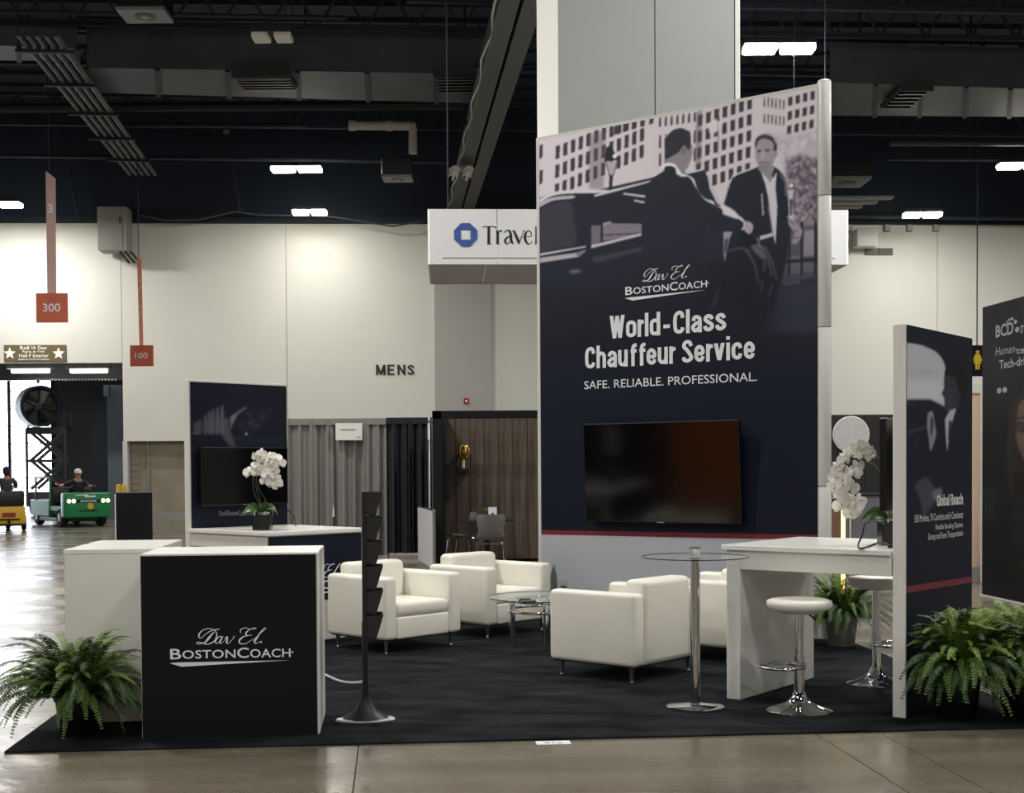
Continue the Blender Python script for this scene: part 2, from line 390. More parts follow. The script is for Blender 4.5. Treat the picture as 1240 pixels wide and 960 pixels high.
def build_print(name, cv, fr, x0, x1, z0, z1, y, nx, nz, parent, gain=1.0, rough=0.55):
    xs = np.linspace(x0, x1, nx + 1); zs = np.linspace(z0, z1, nz + 1); XX, ZZ = np.meshgrid(xs, zs)
    o = np.array(fr.o); ex = np.array(fr.ex); ey = np.array(fr.ey)
    P = o + XX[..., None] * ex + y * ey + ZZ[..., None] * np.array([0, 0, 1]) - np.array([0, 0, EYE])
    d = P @ np.array(cF); px = 620 + FPX * (P @ np.array(cR)) / d; py = PCY - FPX * (P @ np.array(cU)) / d
    c = cv.at(px, py).reshape(-1, 3) / 255.0
    c = np.where(c <= .04045, c / 12.92, ((c + .055) / 1.055) ** 2.4) * gain
    me = bpy.data.meshes.new(name); n1 = nx + 1
    vs = np.stack([XX, np.full_like(XX, y), ZZ], -1).reshape(-1, 3)
    idx = (np.arange(nz)[:, None] * n1 + np.arange(nx)[None]).reshape(-1)
    fs = np.stack([idx, idx + 1, idx + n1 + 1, idx + n1], -1)
    me.vertices.add(len(vs)); me.vertices.foreach_set('co', vs.ravel())
    me.loops.add(fs.size); me.loops.foreach_set('vertex_index', fs.ravel().astype(np.int32))
    me.polygons.add(len(fs)); me.polygons.foreach_set('loop_start', (np.arange(len(fs)) * 4).astype(np.int32))
    me.update(calc_edges=True)
    at = me.color_attributes.new('ink', 'FLOAT_COLOR', 'POINT')
    at.data.foreach_set('color', np.concatenate([np.clip(c, 0, 1), np.ones((len(c), 1))], 1).ravel().astype(np.float32))
    me.materials.append(print_mat('print_%d' % int(rough * 100), rough)); me.update()
    ob = bpy.data.objects.new(name, me); COL.objects.link(ob); ob.parent = parent
    return ob
# ================================================================== STRUCTURE
C0 = G(4.4, 912.3)
bu = Vector((math.cos(TH), math.sin(TH), 0)); bv = Vector((-math.sin(TH), math.cos(TH), 0))
def BW(u, v, z=0.0): return Vector((C0.x, C0.y, z)) + bu * u + bv * v
def concrete(name, c1, c2, r1, r2):
    m = bpy.data.materials.new(name); m.use_nodes = True; nt = m.node_tree; b = nt.nodes['Principled BSDF']; L = nt.links.new
    tc = nt.nodes.new('ShaderNodeTexCoord')
    def noise(sc, det, st=(1, 1, 1), dist=0.0):
        mp = nt.nodes.new('ShaderNodeMapping'); mp.inputs['Scale'].default_value = st; L(tc.outputs['Object'], mp.inputs[0])
        n = nt.nodes.new('ShaderNodeTexNoise'); n.inputs['Scale'].default_value = sc; n.inputs['Detail'].default_value = det; n.inputs['Distortion'].default_value = dist; L(mp.outputs[0], n.inputs['Vector']); return n.outputs[0]
    a = noise(0.9, 6, (0.5, 1.6, 1), 0.6); f = noise(14, 6)
    mx = nt.nodes.new('ShaderNodeMath'); mx.operation = 'MULTIPLY_ADD'; mx.inputs[1].default_value = 0.25; L(f, mx.inputs[0]); L(a, mx.inputs[2])
    r = nt.nodes.new('ShaderNodeValToRGB'); r.color_ramp.elements[0].position = 0.42; r.color_ramp.elements[1].position = 0.85
    r.color_ramp.elements[0].color = (*lin(c1), 1); r.color_ramp.elements[1].color = (*lin(c2), 1)
    L(mx.outputs[0], r.inputs[0]); L(r.outputs[0], b.inputs['Base Color'])
    g = noise(0.7, 5, (0.35, 2.2, 1), 0.4); mr = nt.nodes.new('ShaderNodeMapRange'); mr.inputs[1].default_value = 0.3; mr.inputs[2].default_value = 0.7; mr.inputs[3].default_value = r1; mr.inputs[4].default_value = r2
    L(g, mr.inputs[0]); L(mr.outputs[0], b.inputs['Roughness'])
    bp = nt.nodes.new('ShaderNodeBump'); bp.inputs['Strength'].default_value = 0.05; bp.inputs['Distance'].default_value = 0.004; L(noise(2.2, 3, (0.4, 2, 1)), bp.inputs['Height']); L(bp.outputs[0], b.inputs['Normal'])
    b.inputs['Specular IOR Level'].default_value = 0.5
    return m
CONC = concrete('polished_concrete', (84, 78, 67), (124, 115, 100), 0.14, 0.36)
JOINT = mat('joint_filler', (70, 64, 56), 0.8)
mb = MB().box(-45, 45, -32, 75, -0.2, -0.006); floor = struct(mb.build('floor', JOINT))
us = [-40, -30, -20, -13.7, -10.6, -7.46, -4.33, -1.2, 1.93, 4.55, 4.93, 8.06, 11.2, 14.3, 20, 30, 40]
vs_ = [-38, -20, -12, -8, -3.3, 6.3, 12.6, 18.9, 25.2, 33.2, 66]
for i in range(len(us) - 1):
    for j in range(len(vs_) - 1):
        g = 0.004
        q = [BW(us[i] + g, vs_[j] + g), BW(us[i + 1] - g, vs_[j] + g), BW(us[i + 1] - g, vs_[j + 1] - g), BW(us[i] + g, vs_[j + 1] - g)]
        MB().prismz([(p.x, p.y) for p in q], -0.03, 0.0).build('slab', CONC, floor)

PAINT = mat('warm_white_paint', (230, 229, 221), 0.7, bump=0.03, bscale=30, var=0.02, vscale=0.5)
GREYW = mat('grey_white_matte', (186, 184, 180), 0.7)
BPAINT = mat('black_paint', (26, 37, 54), 0.8, var=0.15, vscale=0.4)
CMU = mat('raw_concrete', (150, 142, 124), 0.85, bump=0.2, bscale=6, var=0.18, vscale=1.2)
WF = Fr((0, 41.3), 0.0454)
wx = lambda px, py=400, y=0.0: WF.uv(px, py, y)[0]
def wall_root(name):
    o = bpy.data.objects.new(name, None); COL.objects.link(o); return struct(o)
wb = wall_root('wall_back'); wb.location = WF.o; wb.rotation_euler = (0, 0, WF.a)
DR = wx(147.5); DT = WF.uv(147, 439)[1]; WZ = WF.uv(180, 534)[1]; WT = 8.98
xs = [-45, wx(-60), DR, wx(347), wx(527)]
for a, b in zip(xs[:-1], xs[1:]):
    z0 = DT if b <= DR + .01 else WZ
    MB().box(a + .008, b - .008, 0, 0.3, z0, WT).build('wall_panel', PAINT, wb)
MB().box(wx(527), wx(595), -0.12, 0.3, 0, WT).build('pilaster', GREYW, wb)  # evenly greyer than the wall panels on either side
xs = [wx(595), wx(800), wx(1135), wx(1400), 45]
for a, b in zip(xs[:-1], xs[1:]): MB().box(a + .008, b - .008, 0, 0.3, 0.0, WT).build('wall_panel', PAINT, wb)
MB().box(-45, 45, 0.25, 0.35, DT + .02, WT).build('wall_core', GREYW, wb)
MB().box(-45, 45, -0.05, 0.3, WT, 12.4).build('upper_wall', BPAINT, wb)
MB().box(-45, 45, -0.16, 0.0, WT, WT + 0.16).build('ledge', DARKSTEEL, wb)
# raw concrete strip under the white wall, left of the booth
lo = MB().box(DR, wx(527), 0.35, 0.6, 0, WZ + .1); lo.build('lower_wall', CMU, wb)
MB().box(DR - .02, DR + .12, 0.0, 0.5, 0, WZ).build('door_jamb', ALU, wb)
BLK = mat('block_grey', (150, 140, 128), 0.9, bump=0.1, bscale=20)
bl = []
bx0, bx1 = wx(151, 580, .33), wx(168, 580, .33)
cols = 2; bw = (bx1 - bx0) / cols
blk = MB().box(0.012, bw - .012, -0.02, 0.03, 0.012, 0.193).mesh('block', BLK)
for r in range(11):
    for c in range(cols):
        o = bpy.data.objects.new('block', blk); COL.objects.link(o); o.parent = wb; o.location = (bx0 + c * bw, .33, 0.05 + r * .205)
MB().tube([(wx(179.5, 580, .33), .3, .1), (wx(179.5, 580, .33), .3, WZ)], 0.03).build('conduit', GALV, wb)
MB().box(bx1 + .05, wx(300), .3, .35, 0, .22).build('kick_plate', GALV, wb)
for nm, M4 in (('wall_left', (-34, -33.7, -30, 41)), ('wall_right', (34, 34.3, -30, 43)), ('wall_front', (-34, 34, -30, -29.7))):
    o = MB().box(M4[0], M4[1], M4[2], M4[3], 0, 9).build(nm, PAINT); struct(o)
    MB().box(M4[0], M4[1], M4[2], M4[3], 9, 12.4).build('upper_wall', BPAINT, o)
ceil = struct(MB().box(-45, 45, -32, 43, 12.4, 12.7).build('ceiling', DECK))
RIB = mat('deck_rib', (32, 42, 58), 0.8)
rib = MB().box(-40, 40, -0.06, 0.06, 12.3, 12.4).mesh('deck_rib', RIB)
for k in range(14):
    o = bpy.data.objects.new('deck_rib', rib); COL.objects.link(o); o.parent = ceil; o.location = (0, 26 + k * 1.15, 0); o.rotation_euler = (0, 0, .05)

# wall lettering and fittings --------------------------------------------------
LBLACK = mat('black_letter', (18, 18, 20), 0.5)
def wthing(name, label, cat, px, py, y=0.0, group=None):
    x, z = WF.uv(px, py, y); P = WF.w(x, y, 0); t = thing(name, label, cat, (P.x, P.y, 0), WF.a, group)
    f = Fr(P, WF.a); return t, f
t, f = wthing('wall_lettering', 'black capital letters MENS on the white back wall', 'lettering', 478, 448)
x0, z0 = f.uv(455.5, 454); x1, z1 = f.uv(501.5, 441.5)
n = 0.0; 
for m_ in stroke_text('MENS', x0, z0, x1, z1, -.03, .145, .13): m_.build('letter', LBLACK, t)
# roll-up door sign
t, f = wthing('door_sign', 'olive sign with white stars above the roll-up door', 'sign', 42, 430, -0.03)
OLIVE = mat('olive_sign', (112, 100, 62), 0.6); SW = mat('sign_white', (245, 245, 240), 0.5, emit=0.25)
x0, z0 = f.uv(5, 437.5); x1, z1 = f.uv(80, 417.5)
MB().box(x0, x1, -0.01, 0.03, z0, z1).build('board', OLIVE, t)
def star(cx, cz, r):
    return [(cx + (r if k % 2 == 0 else r * .42) * math.sin(k * math.pi / 5), cz + (r if k % 2 == 0 else r * .42) * math.cos(k * math.pi / 5)) for k in range(10)]
for px in (12, 71): 
    a, c = f.uv(px, 428); MB().prism(star(a, c, .19), -0.018, -0.01).build('star', SW, t)
for txt, px0, px1, pt, pb in (('Roll Up Door', 24.5, 57, 418.8, 423.3), ('Puerta de Carga', 27.5, 54, 424.4, 427), ('Hall F Interior', 23.5, 59, 428.6, 432.5), ('Salida de Emergencia Interior', 22.5, 60, 433.8, 436)):
    a, c = f.uv(px0, pb); b, d = f.uv(px1, pt); n_ = 0; N_ = len(txt)
    for wd_ in txt.split(' '):
        m_ = MB(); put_text(m_, wd_, a + (b - a) * n_ / N_, c, a + (b - a) * (n_ + len(wd_)) / N_, d, -0.014, bold=0.01); m_.build('word', SW, t); n_ += len(wd_) + 1
# hanging aisle signs
ORANGE = mat('aisle_red', (204, 100, 72), 0.6, var=0.1, vscale=3)
ORANGE2 = mat('aisle_salmon', (244, 160, 132), 0.6); MAUVE = mat('aisle_mauve', (206, 168, 162), 0.6)
def aisle(label, Y, num, sq, strip, txt, stripmat):
    P = AT((sq[0] + sq[2]) / 2, sq[3], Y); t = thing('aisle_sign', label, 'sign', (P.x, P.y, P.z), 0)
    f = Fr(P, 0)
    x0, z0 = f.uv(sq[0], sq[3]); x1, z1 = f.uv(sq[2], sq[1])
    nb_ = MB().box(x0, x1, -.03, .03, z0, z1).build('number_board', ORANGE, t)
    a, c = f.uv(txt[0], txt[3]); b, d = f.uv(txt[2], txt[1]); m_ = MB(); put_text(m_, num, a, c, b, d, -.034, bold=.008); m_.build('number', LETTER, nb_)
    q = [f.uv(*p) for p in strip]; MB().prism(q, -.015, .015).build('banner_strip', stripmat, t)
    return t, f
t, f = aisle('hanging red aisle sign reading 300 with a tall mauve strip', 30, '300', (44.5, 355, 81.5, 390.5), [(57.5, 355), (55.5, 207), (67, 216), (68, 355)], (52.5, 367.5, 73.5, 377.5), MAUVE)
a, c = f.uv(58.3, 258); b, d = f.uv(64, 247); m_ = MB(); put_text(m_, '3', a, c, b, d, -.02, bold=.02); m_.build('numeral', LETTER, t)
MB().tube([(f.uv(59, 208)[0], 0, f.uv(59, 208)[1]), (f.uv(59, 208)[0], 0, 12.4 - f.o.z)], .012, 6).build('hanging_wire', DARKSTEEL, t)
t, f = aisle('hanging red aisle sign reading 100 with a narrow salmon strip', 36, '100', (158, 418, 185.5, 443.5), [(169, 418), (166, 311), (171.5, 314), (173.5, 418)], (164, 427, 179, 434), ORANGE2)
for k in range(5):
    a, c = f.uv(168.5 + k * .4, 342 + k * 10); b, d = f.uv(170.8 + k * .4, 336 + k * 10); m_ = MB(); put_text(m_, 'HALLF'[k], a, c, b, d, -.02); m_.build('numeral', LETTER, t)
MB().tube([(f.uv(168, 313)[0], 0, f.uv(168, 313)[1]), (f.uv(168, 313)[0], 0, 12.4 - f.o.z)], .012, 6).build('hanging_wire', DARKSTEEL, t)
# grey wall box with brackets
t, f = wthing('electrical_cabinet', 'grey steel cabinet mounted high on the left of the back wall', 'cabinet', 140, 312, -0.92)
CAB = mat('cabinet_grey', (150, 148, 143), 0.6)
x0, z0 = f.uv(118, 303); x1, z1 = f.uv(153, 250)
MB().rbox(x0, x1, 0, .7, z0, z1, .02).build('housing', CAB, t)
MB().box(x0 + .04, x1 - .12, -.015, 0, z0 + .05, z1 - .04).build('door', mat('cabinet_door', (140, 138, 132), .55), t)
MB().box(x1 - .2, x1 - .17, -.04, -.01, z0 + .8, z0 + .98).build('latch', BLACKM, t)
for k in range(3): MB().bar((x1 - .25 + k * .16, .2, z0 - .02), (x1 - .1 + k * .16, .7, z0 - .26), .05, .05).build('bracket', BLACKM, t)
# small white wall speakers and vent, right of the column
t, f = wthing('wall_speaker', 'white box speaker at the top of the back wall right of the banner', 'speaker', 1050, 300, -0.6)
x0, z0 = f.uv(1038, 298); x1, z1 = f.uv(1063, 276)
MB().rbox(x0, x1, 0, .5, z0, z1, .03).build('housing', mat('speaker_white', (205, 204, 202), .5), t)
MB().box(x0 + .05, x1 - .05, -.01, .0, z0 + .05, z1 - .05).build('grille', mat('speaker_grille', (196, 195, 194), .7), t)
MB().bar(((x0 + x1) / 2, .5, z1 - .1), ((x0 + x1) / 2, .62, z1 - .1), .1, .1).build('bracket', BLACKM, t)
for px, lab in ((1027, 'small grey junction box left of the white wall speaker'), (1073, 'small grey junction box right of the white wall speaker'), (1100, 'small grey junction box under the left end of the right wall light'), (1132, 'small grey junction box under the right end of the right wall light')):
    t, f = wthing('conduit_box', lab, 'junction box', px, 275, 0, 'junction boxes along the wall top')
    x0, z0 = f.uv(px - 3.5, 281); x1, z1 = f.uv(px + 3.5, 272)
    MB().rbox(x0, x1, -.15, 0, z0, z1, .02).build('body', CAB, t); MB().box(x0 + .03, x1 - .03, -.165, -.15, z0 + .03, z1 - .03).build('cover', GREYW, t)
t, f = wthing('wall_vent', 'grey louvred vent under the white speaker on the back wall', 'vent', 1063, 304)
x0, z0 = f.uv(1047, 309); x1, z1 = f.uv(1080.5, 300.5); xm = f.uv(1063, 304)[0]
VG = mat('vent_grey', (120, 117, 108), .6)
MB().box(x0, x1, -.03, 0, z0, z1).build('backing', BLACKM, t)
for a, b in ((x0, xm - .02), (xm + .02, x1)):
    for k in range(4):
        zz = z0 + (z1 - z0) * (k + .5) / 4; MB().box(a, b, -.07, -.02, zz - .018, zz + .018).build('slat', VG, t)
t, f = wthing('fire_alarm', 'small red fire alarm on the grey pilaster above the wood booth', 'alarm', 565, 485, -0.12)
x0, z0 = f.uv(561.5, 489); x1, z1 = f.uv(567.5, 482)
MB().rbox(x0, x1, -.06, 0, z0, z1, .015).build('body', mat('alarm_red', (170, 40, 36), .4), t); MB().lathe([(.03, -.001), (.03, .001)], 10).build('strobe', SW, t).location = ((x0 + x1) / 2, -.07, (z0 + z1) / 2)
t.children[-1].rotation_euler = (math.pi / 2, 0, 0)
# women's restroom sign
t = thing('restroom_sign', 'black restroom sign with a yellow woman figure', 'sign', AT(1183, 455, 34)); f = Fr(t.location, 0)
x0, z0 = f.uv(1172, 455.5); x1, z1 = f.uv(1194, 418)
MB().box(x0, x1, -.05, .05, z0, z1).build('board', BLACKP, t)
YEL = mat('sign_yellow', (236, 196, 30), .5)
fig = [(-1.1, 1), (1.1, 1), (1.5, .6), (2.6, -2.6), (2.0, -2.9), (1.1, -.6), (2.1, -4.3), (1.2, -4.3), (1.2, -7.4), (.25, -7.4), (.25, -4.3), (-.25, -4.3), (-.25, -7.4), (-1.2, -7.4), (-1.2, -4.3), (-2.1, -4.3), (-1.1, -.6), (-2.0, -2.9), (-2.6, -2.6), (-1.5, .6)]
m_ = MB(); q = [f.uv(1182.8 + p[0] * 2.1, 431 - p[1] * 2.25) for p in fig]; m_.prism(q, -.07, -.05)
c = f.uv(1182.8, 426.3); m_.prism([(c[0] + .042 * math.cos(k * math.pi / 6), c[1] + .042 * math.sin(k * math.pi / 6)) for k in range(12)], -.07, -.05)
m_.build('woman_figure', YEL, t)
MB().tube([(0, 0, z1), (0, 0, 12.4 - t.location.z)], .015, 6).build('hanging_rod', DARKSTEEL, t)

# ================================================================== LOADING DOCK BEHIND THE OPENING
dock = wall_root('wall_dock')
DBLK = mat('dock_black', (74, 77, 82), .6)
yb = 48.0
xa, xb = AT(66, 540, yb).x, -9.0
nsl = 24
MB().box(xa, xb, yb + .03, yb + .2, 0, 5.2).build('sheathing', DBLK, dock)
slat = MB().box(xa, xb, yb, yb + .05, .006, 5.2 / nsl - .006).mesh('siding_slat', DBLK)
for k in range(nsl):
    o = bpy.data.objects.new('siding_slat', slat); COL.objects.link(o); o.parent = dock; o.location = (0, 0 if k % 2 else .022, k * 5.2 / nsl)
MB().box(-26, -9, 41.2, 50, 4.95, 5.1).build('soffit', mat('soffit_dark', (70, 64, 58), .7), dock)
MB().box(-26, DR + .2, 43.6, 43.9, 4.45, 4.95).build('curtain_housing', DBLK, dock)
hol = MB().lathe([(.035, 0), (.035, .02)], 8).mesh('rivet', GALV)
for k in range(30):
    o = bpy.data.objects.new('rivet', hol); COL.objects.link(o); o.parent = dock; P = AT(24 + k * 4, 459.5, 43.58); o.location = P; o.rotation_euler = (math.pi / 2, 0, 0)
a = AT(131, 600, 42.5).x; b = AT(149, 600, 42.5).x
cm = mat('dock_column_grey', (96, 106, 118), .6)
MB().box(a, b + .3, 42.5, 43.0, 0, AT(140, 466, 42.5).z).build('column', cm, dock)
MB().box(AT(125, 470, 42.4).x, a + .1, 42.4, 42.9, AT(125, 480, 42.4).z, AT(125, 466, 42.4).z).build('bracket', cm, dock)
# daylight: glazed overhead door
glz = struct(bpy.data.objects.new('window_1', None)); COL.objects.link(glz)
DL = mat('daylight_pane', (235, 242, 255), .5, emit=DAY)
px_ = [xa - .05 - 1.55 * k for k in range(7)]
for k in range(6):
    for r in range(8):
        MB().box(px_[k + 1] + .02, px_[k] - .02, yb + .06, yb + .1, .03 + r * .62, .63 + r * .62).build('pane', DL, glz)
for r in range(9): MB().box(px_[-1], px_[0], yb, yb + .05, r * .62 - .015, r * .62 + .02).build('rail', mat('rail_grey', (150, 155, 160), .5), glz)
for k in range(7): MB().box(px_[k] - .05, px_[k] + .05, yb - .05, yb + .05, 0, 4.95).build('mullion', DARKSTEEL, glz)
FLU = mat('fluorescent', (255, 252, 240), .5, emit=9)
for k, (p0, p1) in enumerate(((14, 60), (85, 130))):
    A = AT(p0, 449, 42.3); B = AT(p1, 449, 42.3)
    t = thing('tube_light', 'lit white tube light under the dock soffit, %s of two' % ('left' if k == 0 else 'right'), 'light', ((A.x + B.x) / 2, 42.3, A.z - .07), 0, 'dock tube lights')
    L = (B.x - A.x) / 2
    MB().rbox(-L, L, -.09, .09, 0, .13, .04).build('diffuser', FLU, t); MB().box(-L - .12, L + .12, -.12, .12, .13, .24).build('housing', GALV, t)
    MB().tube([(0, 0, .24), (0, 0, 4.95 - A.z + .07)], .02, 6).build('stem', GALV, t)
# yellow bollards
YP = mat('bollard_yellow', (214, 178, 40), .5)
for px, Y, lab in ((144, 40.0, 'yellow steel bollard beside the dock opening'), (150.2, 40.45, 'narrow yellow bollard tucked against the door jamb')):
    P = AT(px, 632, Y); t = thing('bollard', lab, 'bollard', (P.x, Y, 0), 0, 'door bollards')
    MB().lathe([(.07, 0), (.07, 1.02), (.06, 1.08), (.03, 1.1)], 14).build('post', YP, t, 40); MB().lathe([(.11, 0), (.11, .02)], 14).build('foot_plate', GALV, t)
# scissor lift with a drum fan
P = AT(62, 600, 45.5); t = thing('scissor_lift', 'raised scissor lift silhouetted against the bright dock door', 'lift', (P.x, 45.5, 0), 0)
LX = AT(85, 600, 45.5).x - AT(35, 600, 45.5).x - .1; hx = LX / 2
SLM = mat('lift_grey', (88, 92, 98), .6); PZ = AT(60, 520, 45.5).z
zs = [.9, 1.85, 2.8]
MB().rbox(-hx, hx, -.4, .4, .25, .8, .05).build('chassis', SLM, t)
for k in range(2):
    for s, yy in ((1, -.34), (-1, .34), (-1, -.3), (1, .3)):
        MB().bar((-hx * s + .1 * s, yy, zs[k]), (hx * s - .1 * s, yy, zs[k + 1]), .07, .1).build('scissor_arm', SLM, t)
    MB().box(-hx, hx, -.36, -.3, zs[k + 1] - .06, zs[k + 1] + .04).build('cross_bar', SLM, t)
MB().box(-hx, hx, -.42, .42, 2.8, 2.98).build('platform', SLM, t)
for sx in (-hx, hx): MB().box(sx - .04, sx + .04, -.46, -.4, .3, 2.95).build('mast', SLM, t)
for sx in (-hx + .04, hx - .04):
    for yy in (-.38, .38): MB().tube([(sx, yy, 2.98), (sx, yy, 3.5)], .025, 6).build('guard_post', SLM, t)
for yy in (-.38, .38): MB().box(-hx, hx, yy - .02, yy + .02, 3.36, 3.42).build('guard_rail', SLM, t)
for sx in (-hx + .25, hx - .25):
    for yy in (-.36, .36):
        w_ = MB().lathe([(.2, -.06), (.22, -.03), (.22, .03), (.2, .06)], 16).build('wheel', BLACK, t, 40); w_.location = (sx, yy, .22); w_.rotation_euler = (math.pi / 2, 0, 0)
P = AT(43, 492, 44.35); t = thing('drum_fan', 'large dark round drum fan hung in front of the scissor lift', 'fan', (P.x + .1, 44.35, P.z), 0)
m_ = MB(); m_.lathe([(.62, -.4), (.68, -.34), (.68, .34), (.62, .4), (.57, .34), (.57, -.34), (.62, -.4)], 28, cap=False); o = m_.build('drum', mat('fan_grey', (46, 54, 66), .5), t, 40); o.rotation_euler = (math.pi / 2, 0, .6)
o = MB().lathe([(.6, -.05), (.6, .0)], 24).build('rear_guard', BLACK, t); o.rotation_euler = (math.pi / 2, 0, .6)
for k in range(5):
    m_ = MB(); m_.add([(0.05, -.05, .12), (.54, -.16, .16), (.54, .12, .08), (.05, .05, .12)], [(0, 1, 2, 3)]); o = m_.build('blade', BLACK, t); o.matrix_local = Matrix.Rotation(.6, 4, 'Z') @ Matrix.Rotation(math.pi / 2, 4, 'X') @ Matrix.Rotation(k * 2 * math.pi / 5, 4, 'Z')
o = MB().lathe([(.11, -.15), (.11, .15)], 12).build('motor', BLACKM, t); o.rotation_euler = (math.pi / 2, 0, .35)
MB().bar((0, 0, .76), (0, 0, 4.97 - P.z), .08, .08).build('hanger', BLACKM, t)

# ================================================================== CEILING THINGS
LENS = mat('lamp_lens', (255, 252, 236), .4, emit=30)
LENSOFF = mat('lamp_lens_off', (226, 224, 214), .5)
REFL = mat('lamp_reflector', (215, 213, 205), .35)
def hall_light(P, label, lit=True, group='hall ceiling lights', rz=0.0, wd=1.35, k=1.0):
    t = thing('hall_light', label, 'ceiling light', P, rz, group)
    MB().box(-wd / 2, wd / 2, -.2, .2, .1, .2).build('housing', DARKSTEEL, t)
    for s in (-1, 1):
        x0, x1 = sorted((s * .04, s * wd / 2))
        MB().rbox(x0 + .01, x1 - .01, -.19, .19, -.02, .1, .03).build('lens', LENS if lit else LENSOFF, t)
        MB().tube([(s * wd * .32, 0, .2), (s * wd * .32, 0, 12.4 - P[2])], .012, 6).build('hanging_wire', DARKSTEEL, t)
    if lit:
        ld = bpy.data.lights.new('lamp', 'AREA'); ld.shape = 'RECTANGLE'; ld.size = wd; ld.size_y = .4; ld.energy = LAMP_W * k; ld.color = (1, .98, .94)
        lo_ = bpy.data.objects.new('lamp', ld); COL.objects.link(lo_); lo_.parent = t; lo_.location = (0, 0, -.04)
    return t
hall_light(AT(359, 207, 36), 'lit twin ceiling light above the left wall, upper of the pair', k=.5)
hall_light(AT(375, 259, 39.3), 'lit twin ceiling light just under the upper left one, near the wall top', wd=1.0, k=.1)
hall_light(AT(943, 62, 25.5), 'bright twin ceiling light right of the grey column')
hall_light(AT(1117, 262, 39.3), 'lit ceiling light at the top of the right back wall', wd=1.1, k=.15)
hall_light(AT(1240, 203, 35), 'lit ceiling light cut by the right edge of the picture', k=1.0)
hall_light(AT(-3, 250, 38), 'lit ceiling light at the far left edge of the picture', k=.8)
hall_light(AT(330, 48, 25), 'unlit white twin ceiling light left of the centre', lit=False, wd=.75)
n = 0
for gx in (-14, -5, 4.5, 14):
    for gy in (-18, -8, 2, 11.5, 19):
        n += 1
        hall_light((gx, gy, 9.6), 'lit twin hall light out of frame, %s row, %s' % ({-14: 'far left', -5: 'left', 4.5: 'right', 14: 'far right'}[gx], {-18: 'far behind the camera', -8: 'behind the camera', 2: 'over the camera', 11.5: 'over the booth', 19: 'beyond the booth'}[gy]), k={-18: .5, -8: .5, 2: .6, 11.5: 1.0, 19: 1.3}[gy])
# big beam running away from the camera
def ceil_thing(name, label, cat, group=None): return thing(name, label, cat, (0, 0, 0), 0, group)
A = G(650, -60, 9.3); B = G(560, 252, 9.3); d = (B - A).normalized(); A = A - d * 4; B = B + d * 3
nrm = Vector((d.y, -d.x, 0))
t = thing('steel_beam', 'wide grey steel beam running across the ceiling beside the column', 'beam', A, math.atan2(d.y, d.x))
L = (B - A).length
BEAM = mat('beam_grey', (78, 79, 82), .55)
for s in (-.2, .2): MB().rbox(0, L, s - .17, s + .17, 0, .5, .02).build('channel', BEAM, t)
for k in range(5): MB().box(2 + k * 4.5, 2.1 + k * 4.5, -.5, .5, .3, .4).build('cross_plate', DARKSTEEL, t)
MB().tube([(0 + k * .8, .4 + .05 * math.sin(k * 1.7), .05 + .03 * math.sin(k * 2.9)) for k in range(int(L / .8))], .02, 6).build('cable', mat('pale_cable', (190, 190, 190), .5), t)
for k in range(4): MB().tube([(1.5 + k * 5, 0, .5), (1.5 + k * 5, 0, 12.4 - A.z)], .03, 6).build('hanger', DARKSTEEL, t)
# conduit rack
A = G(8, 40, 9.7); B = G(148, 210, 9.7); d = (B - A).normalized()
t = thing('conduit_rack', 'rack of parallel conduits under the ceiling at the upper left', 'conduit rack', A, math.atan2(d.y, d.x)); L = (B - A).length
CM = mat('conduit_grey', (52, 53, 58), .6)
for k in range(5): MB().tube([(0, -.2 - k * .17, 0), (L, -.2 - k * .17, 0)], .055, 8).build('conduit', CM, t, 40)
for k in range(5): MB().box(.8 + k * L / 5.2, .9 + k * L / 5.2, -1.05, .05, -.1, -.04).build('strut', DARKSTEEL, t)
for k in range(5):
    if not 26.8 < (A + d * (.85 + k * L / 5.2)).y < 31.8: MB().tube([(.85 + k * L / 5.2, 0, -.05), (.85 + k * L / 5.2, 0, 12.4 - A.z)], .02, 6).build('hanger', DARKSTEEL, t)
# ducts across the hall
def duct(label, p0, p1, zb, ht=.9):
    A = G(p0[0], p0[2], zb); B = G(p1[0], p1[2], zb); C = G(p0[0], p0[1], zb); Dd = G(p1[0], p1[1], zb)
    t = thing('air_duct', label, 'duct', (A.x, A.y, zb), 0)
    q = [C - A, Dd - A, B - A, A - A]
    MB().prismz([(p.x, p.y) for p in q][::-1], 0, ht).build('duct_body', DUCT, t)
    n_ = 6
    for k in range(n_ + 1):
        s = k / n_; a = (C - A).lerp(Dd - A, s); b = (A - A).lerp(B - A, s)
        MB().bar((a.x, a.y - .02, -.02), (b.x, b.y + .02, -.02), .1, .06).build('flange', DARKSTEEL, t)
    for s in (.1, .5, .9):
        a = (C - A).lerp(B - A, s); MB().tube([(a.x, a.y, ht), (a.x, a.y, 12.4 - zb)], .03, 6).build('hanger', DARKSTEEL, t)
    return t
duct('wide grey air duct crossing the ceiling left of the beam', (105, 82, 112), (610, 90, 126), 10.0)
duct('grey air duct crossing the ceiling at the right', (1005, 100, 140), (1330, 110, 142), 10.0)
duct('dark curved end of an air duct at the upper left corner', (-120, 52, 72), (94, 58, 74), 10.3)
def vent_box(label, p, zb):
    A = G(p[0], p[3], zb); B = G(p[2], p[1], zb); t = thing('duct_diffuser', label, 'vent', (A.x, B.y, zb), 0)
    W_ = B.x - A.x; D_ = A.y - B.y
    MB().box(0, W_, 0, D_, .05, 9.945 - zb).build('box', DARKSTEEL, t)
    for k in range(6): MB().box(.04, W_ - .04, D_ * (k + .3) / 6, D_ * (k + .6) / 6, -.0, .05).build('slat', BLACKM, t)
    MB().box(0, W_, -.05, 0, -.05, .2).build('lip', mat('lip_grey', (50, 50, 54), .6), t)
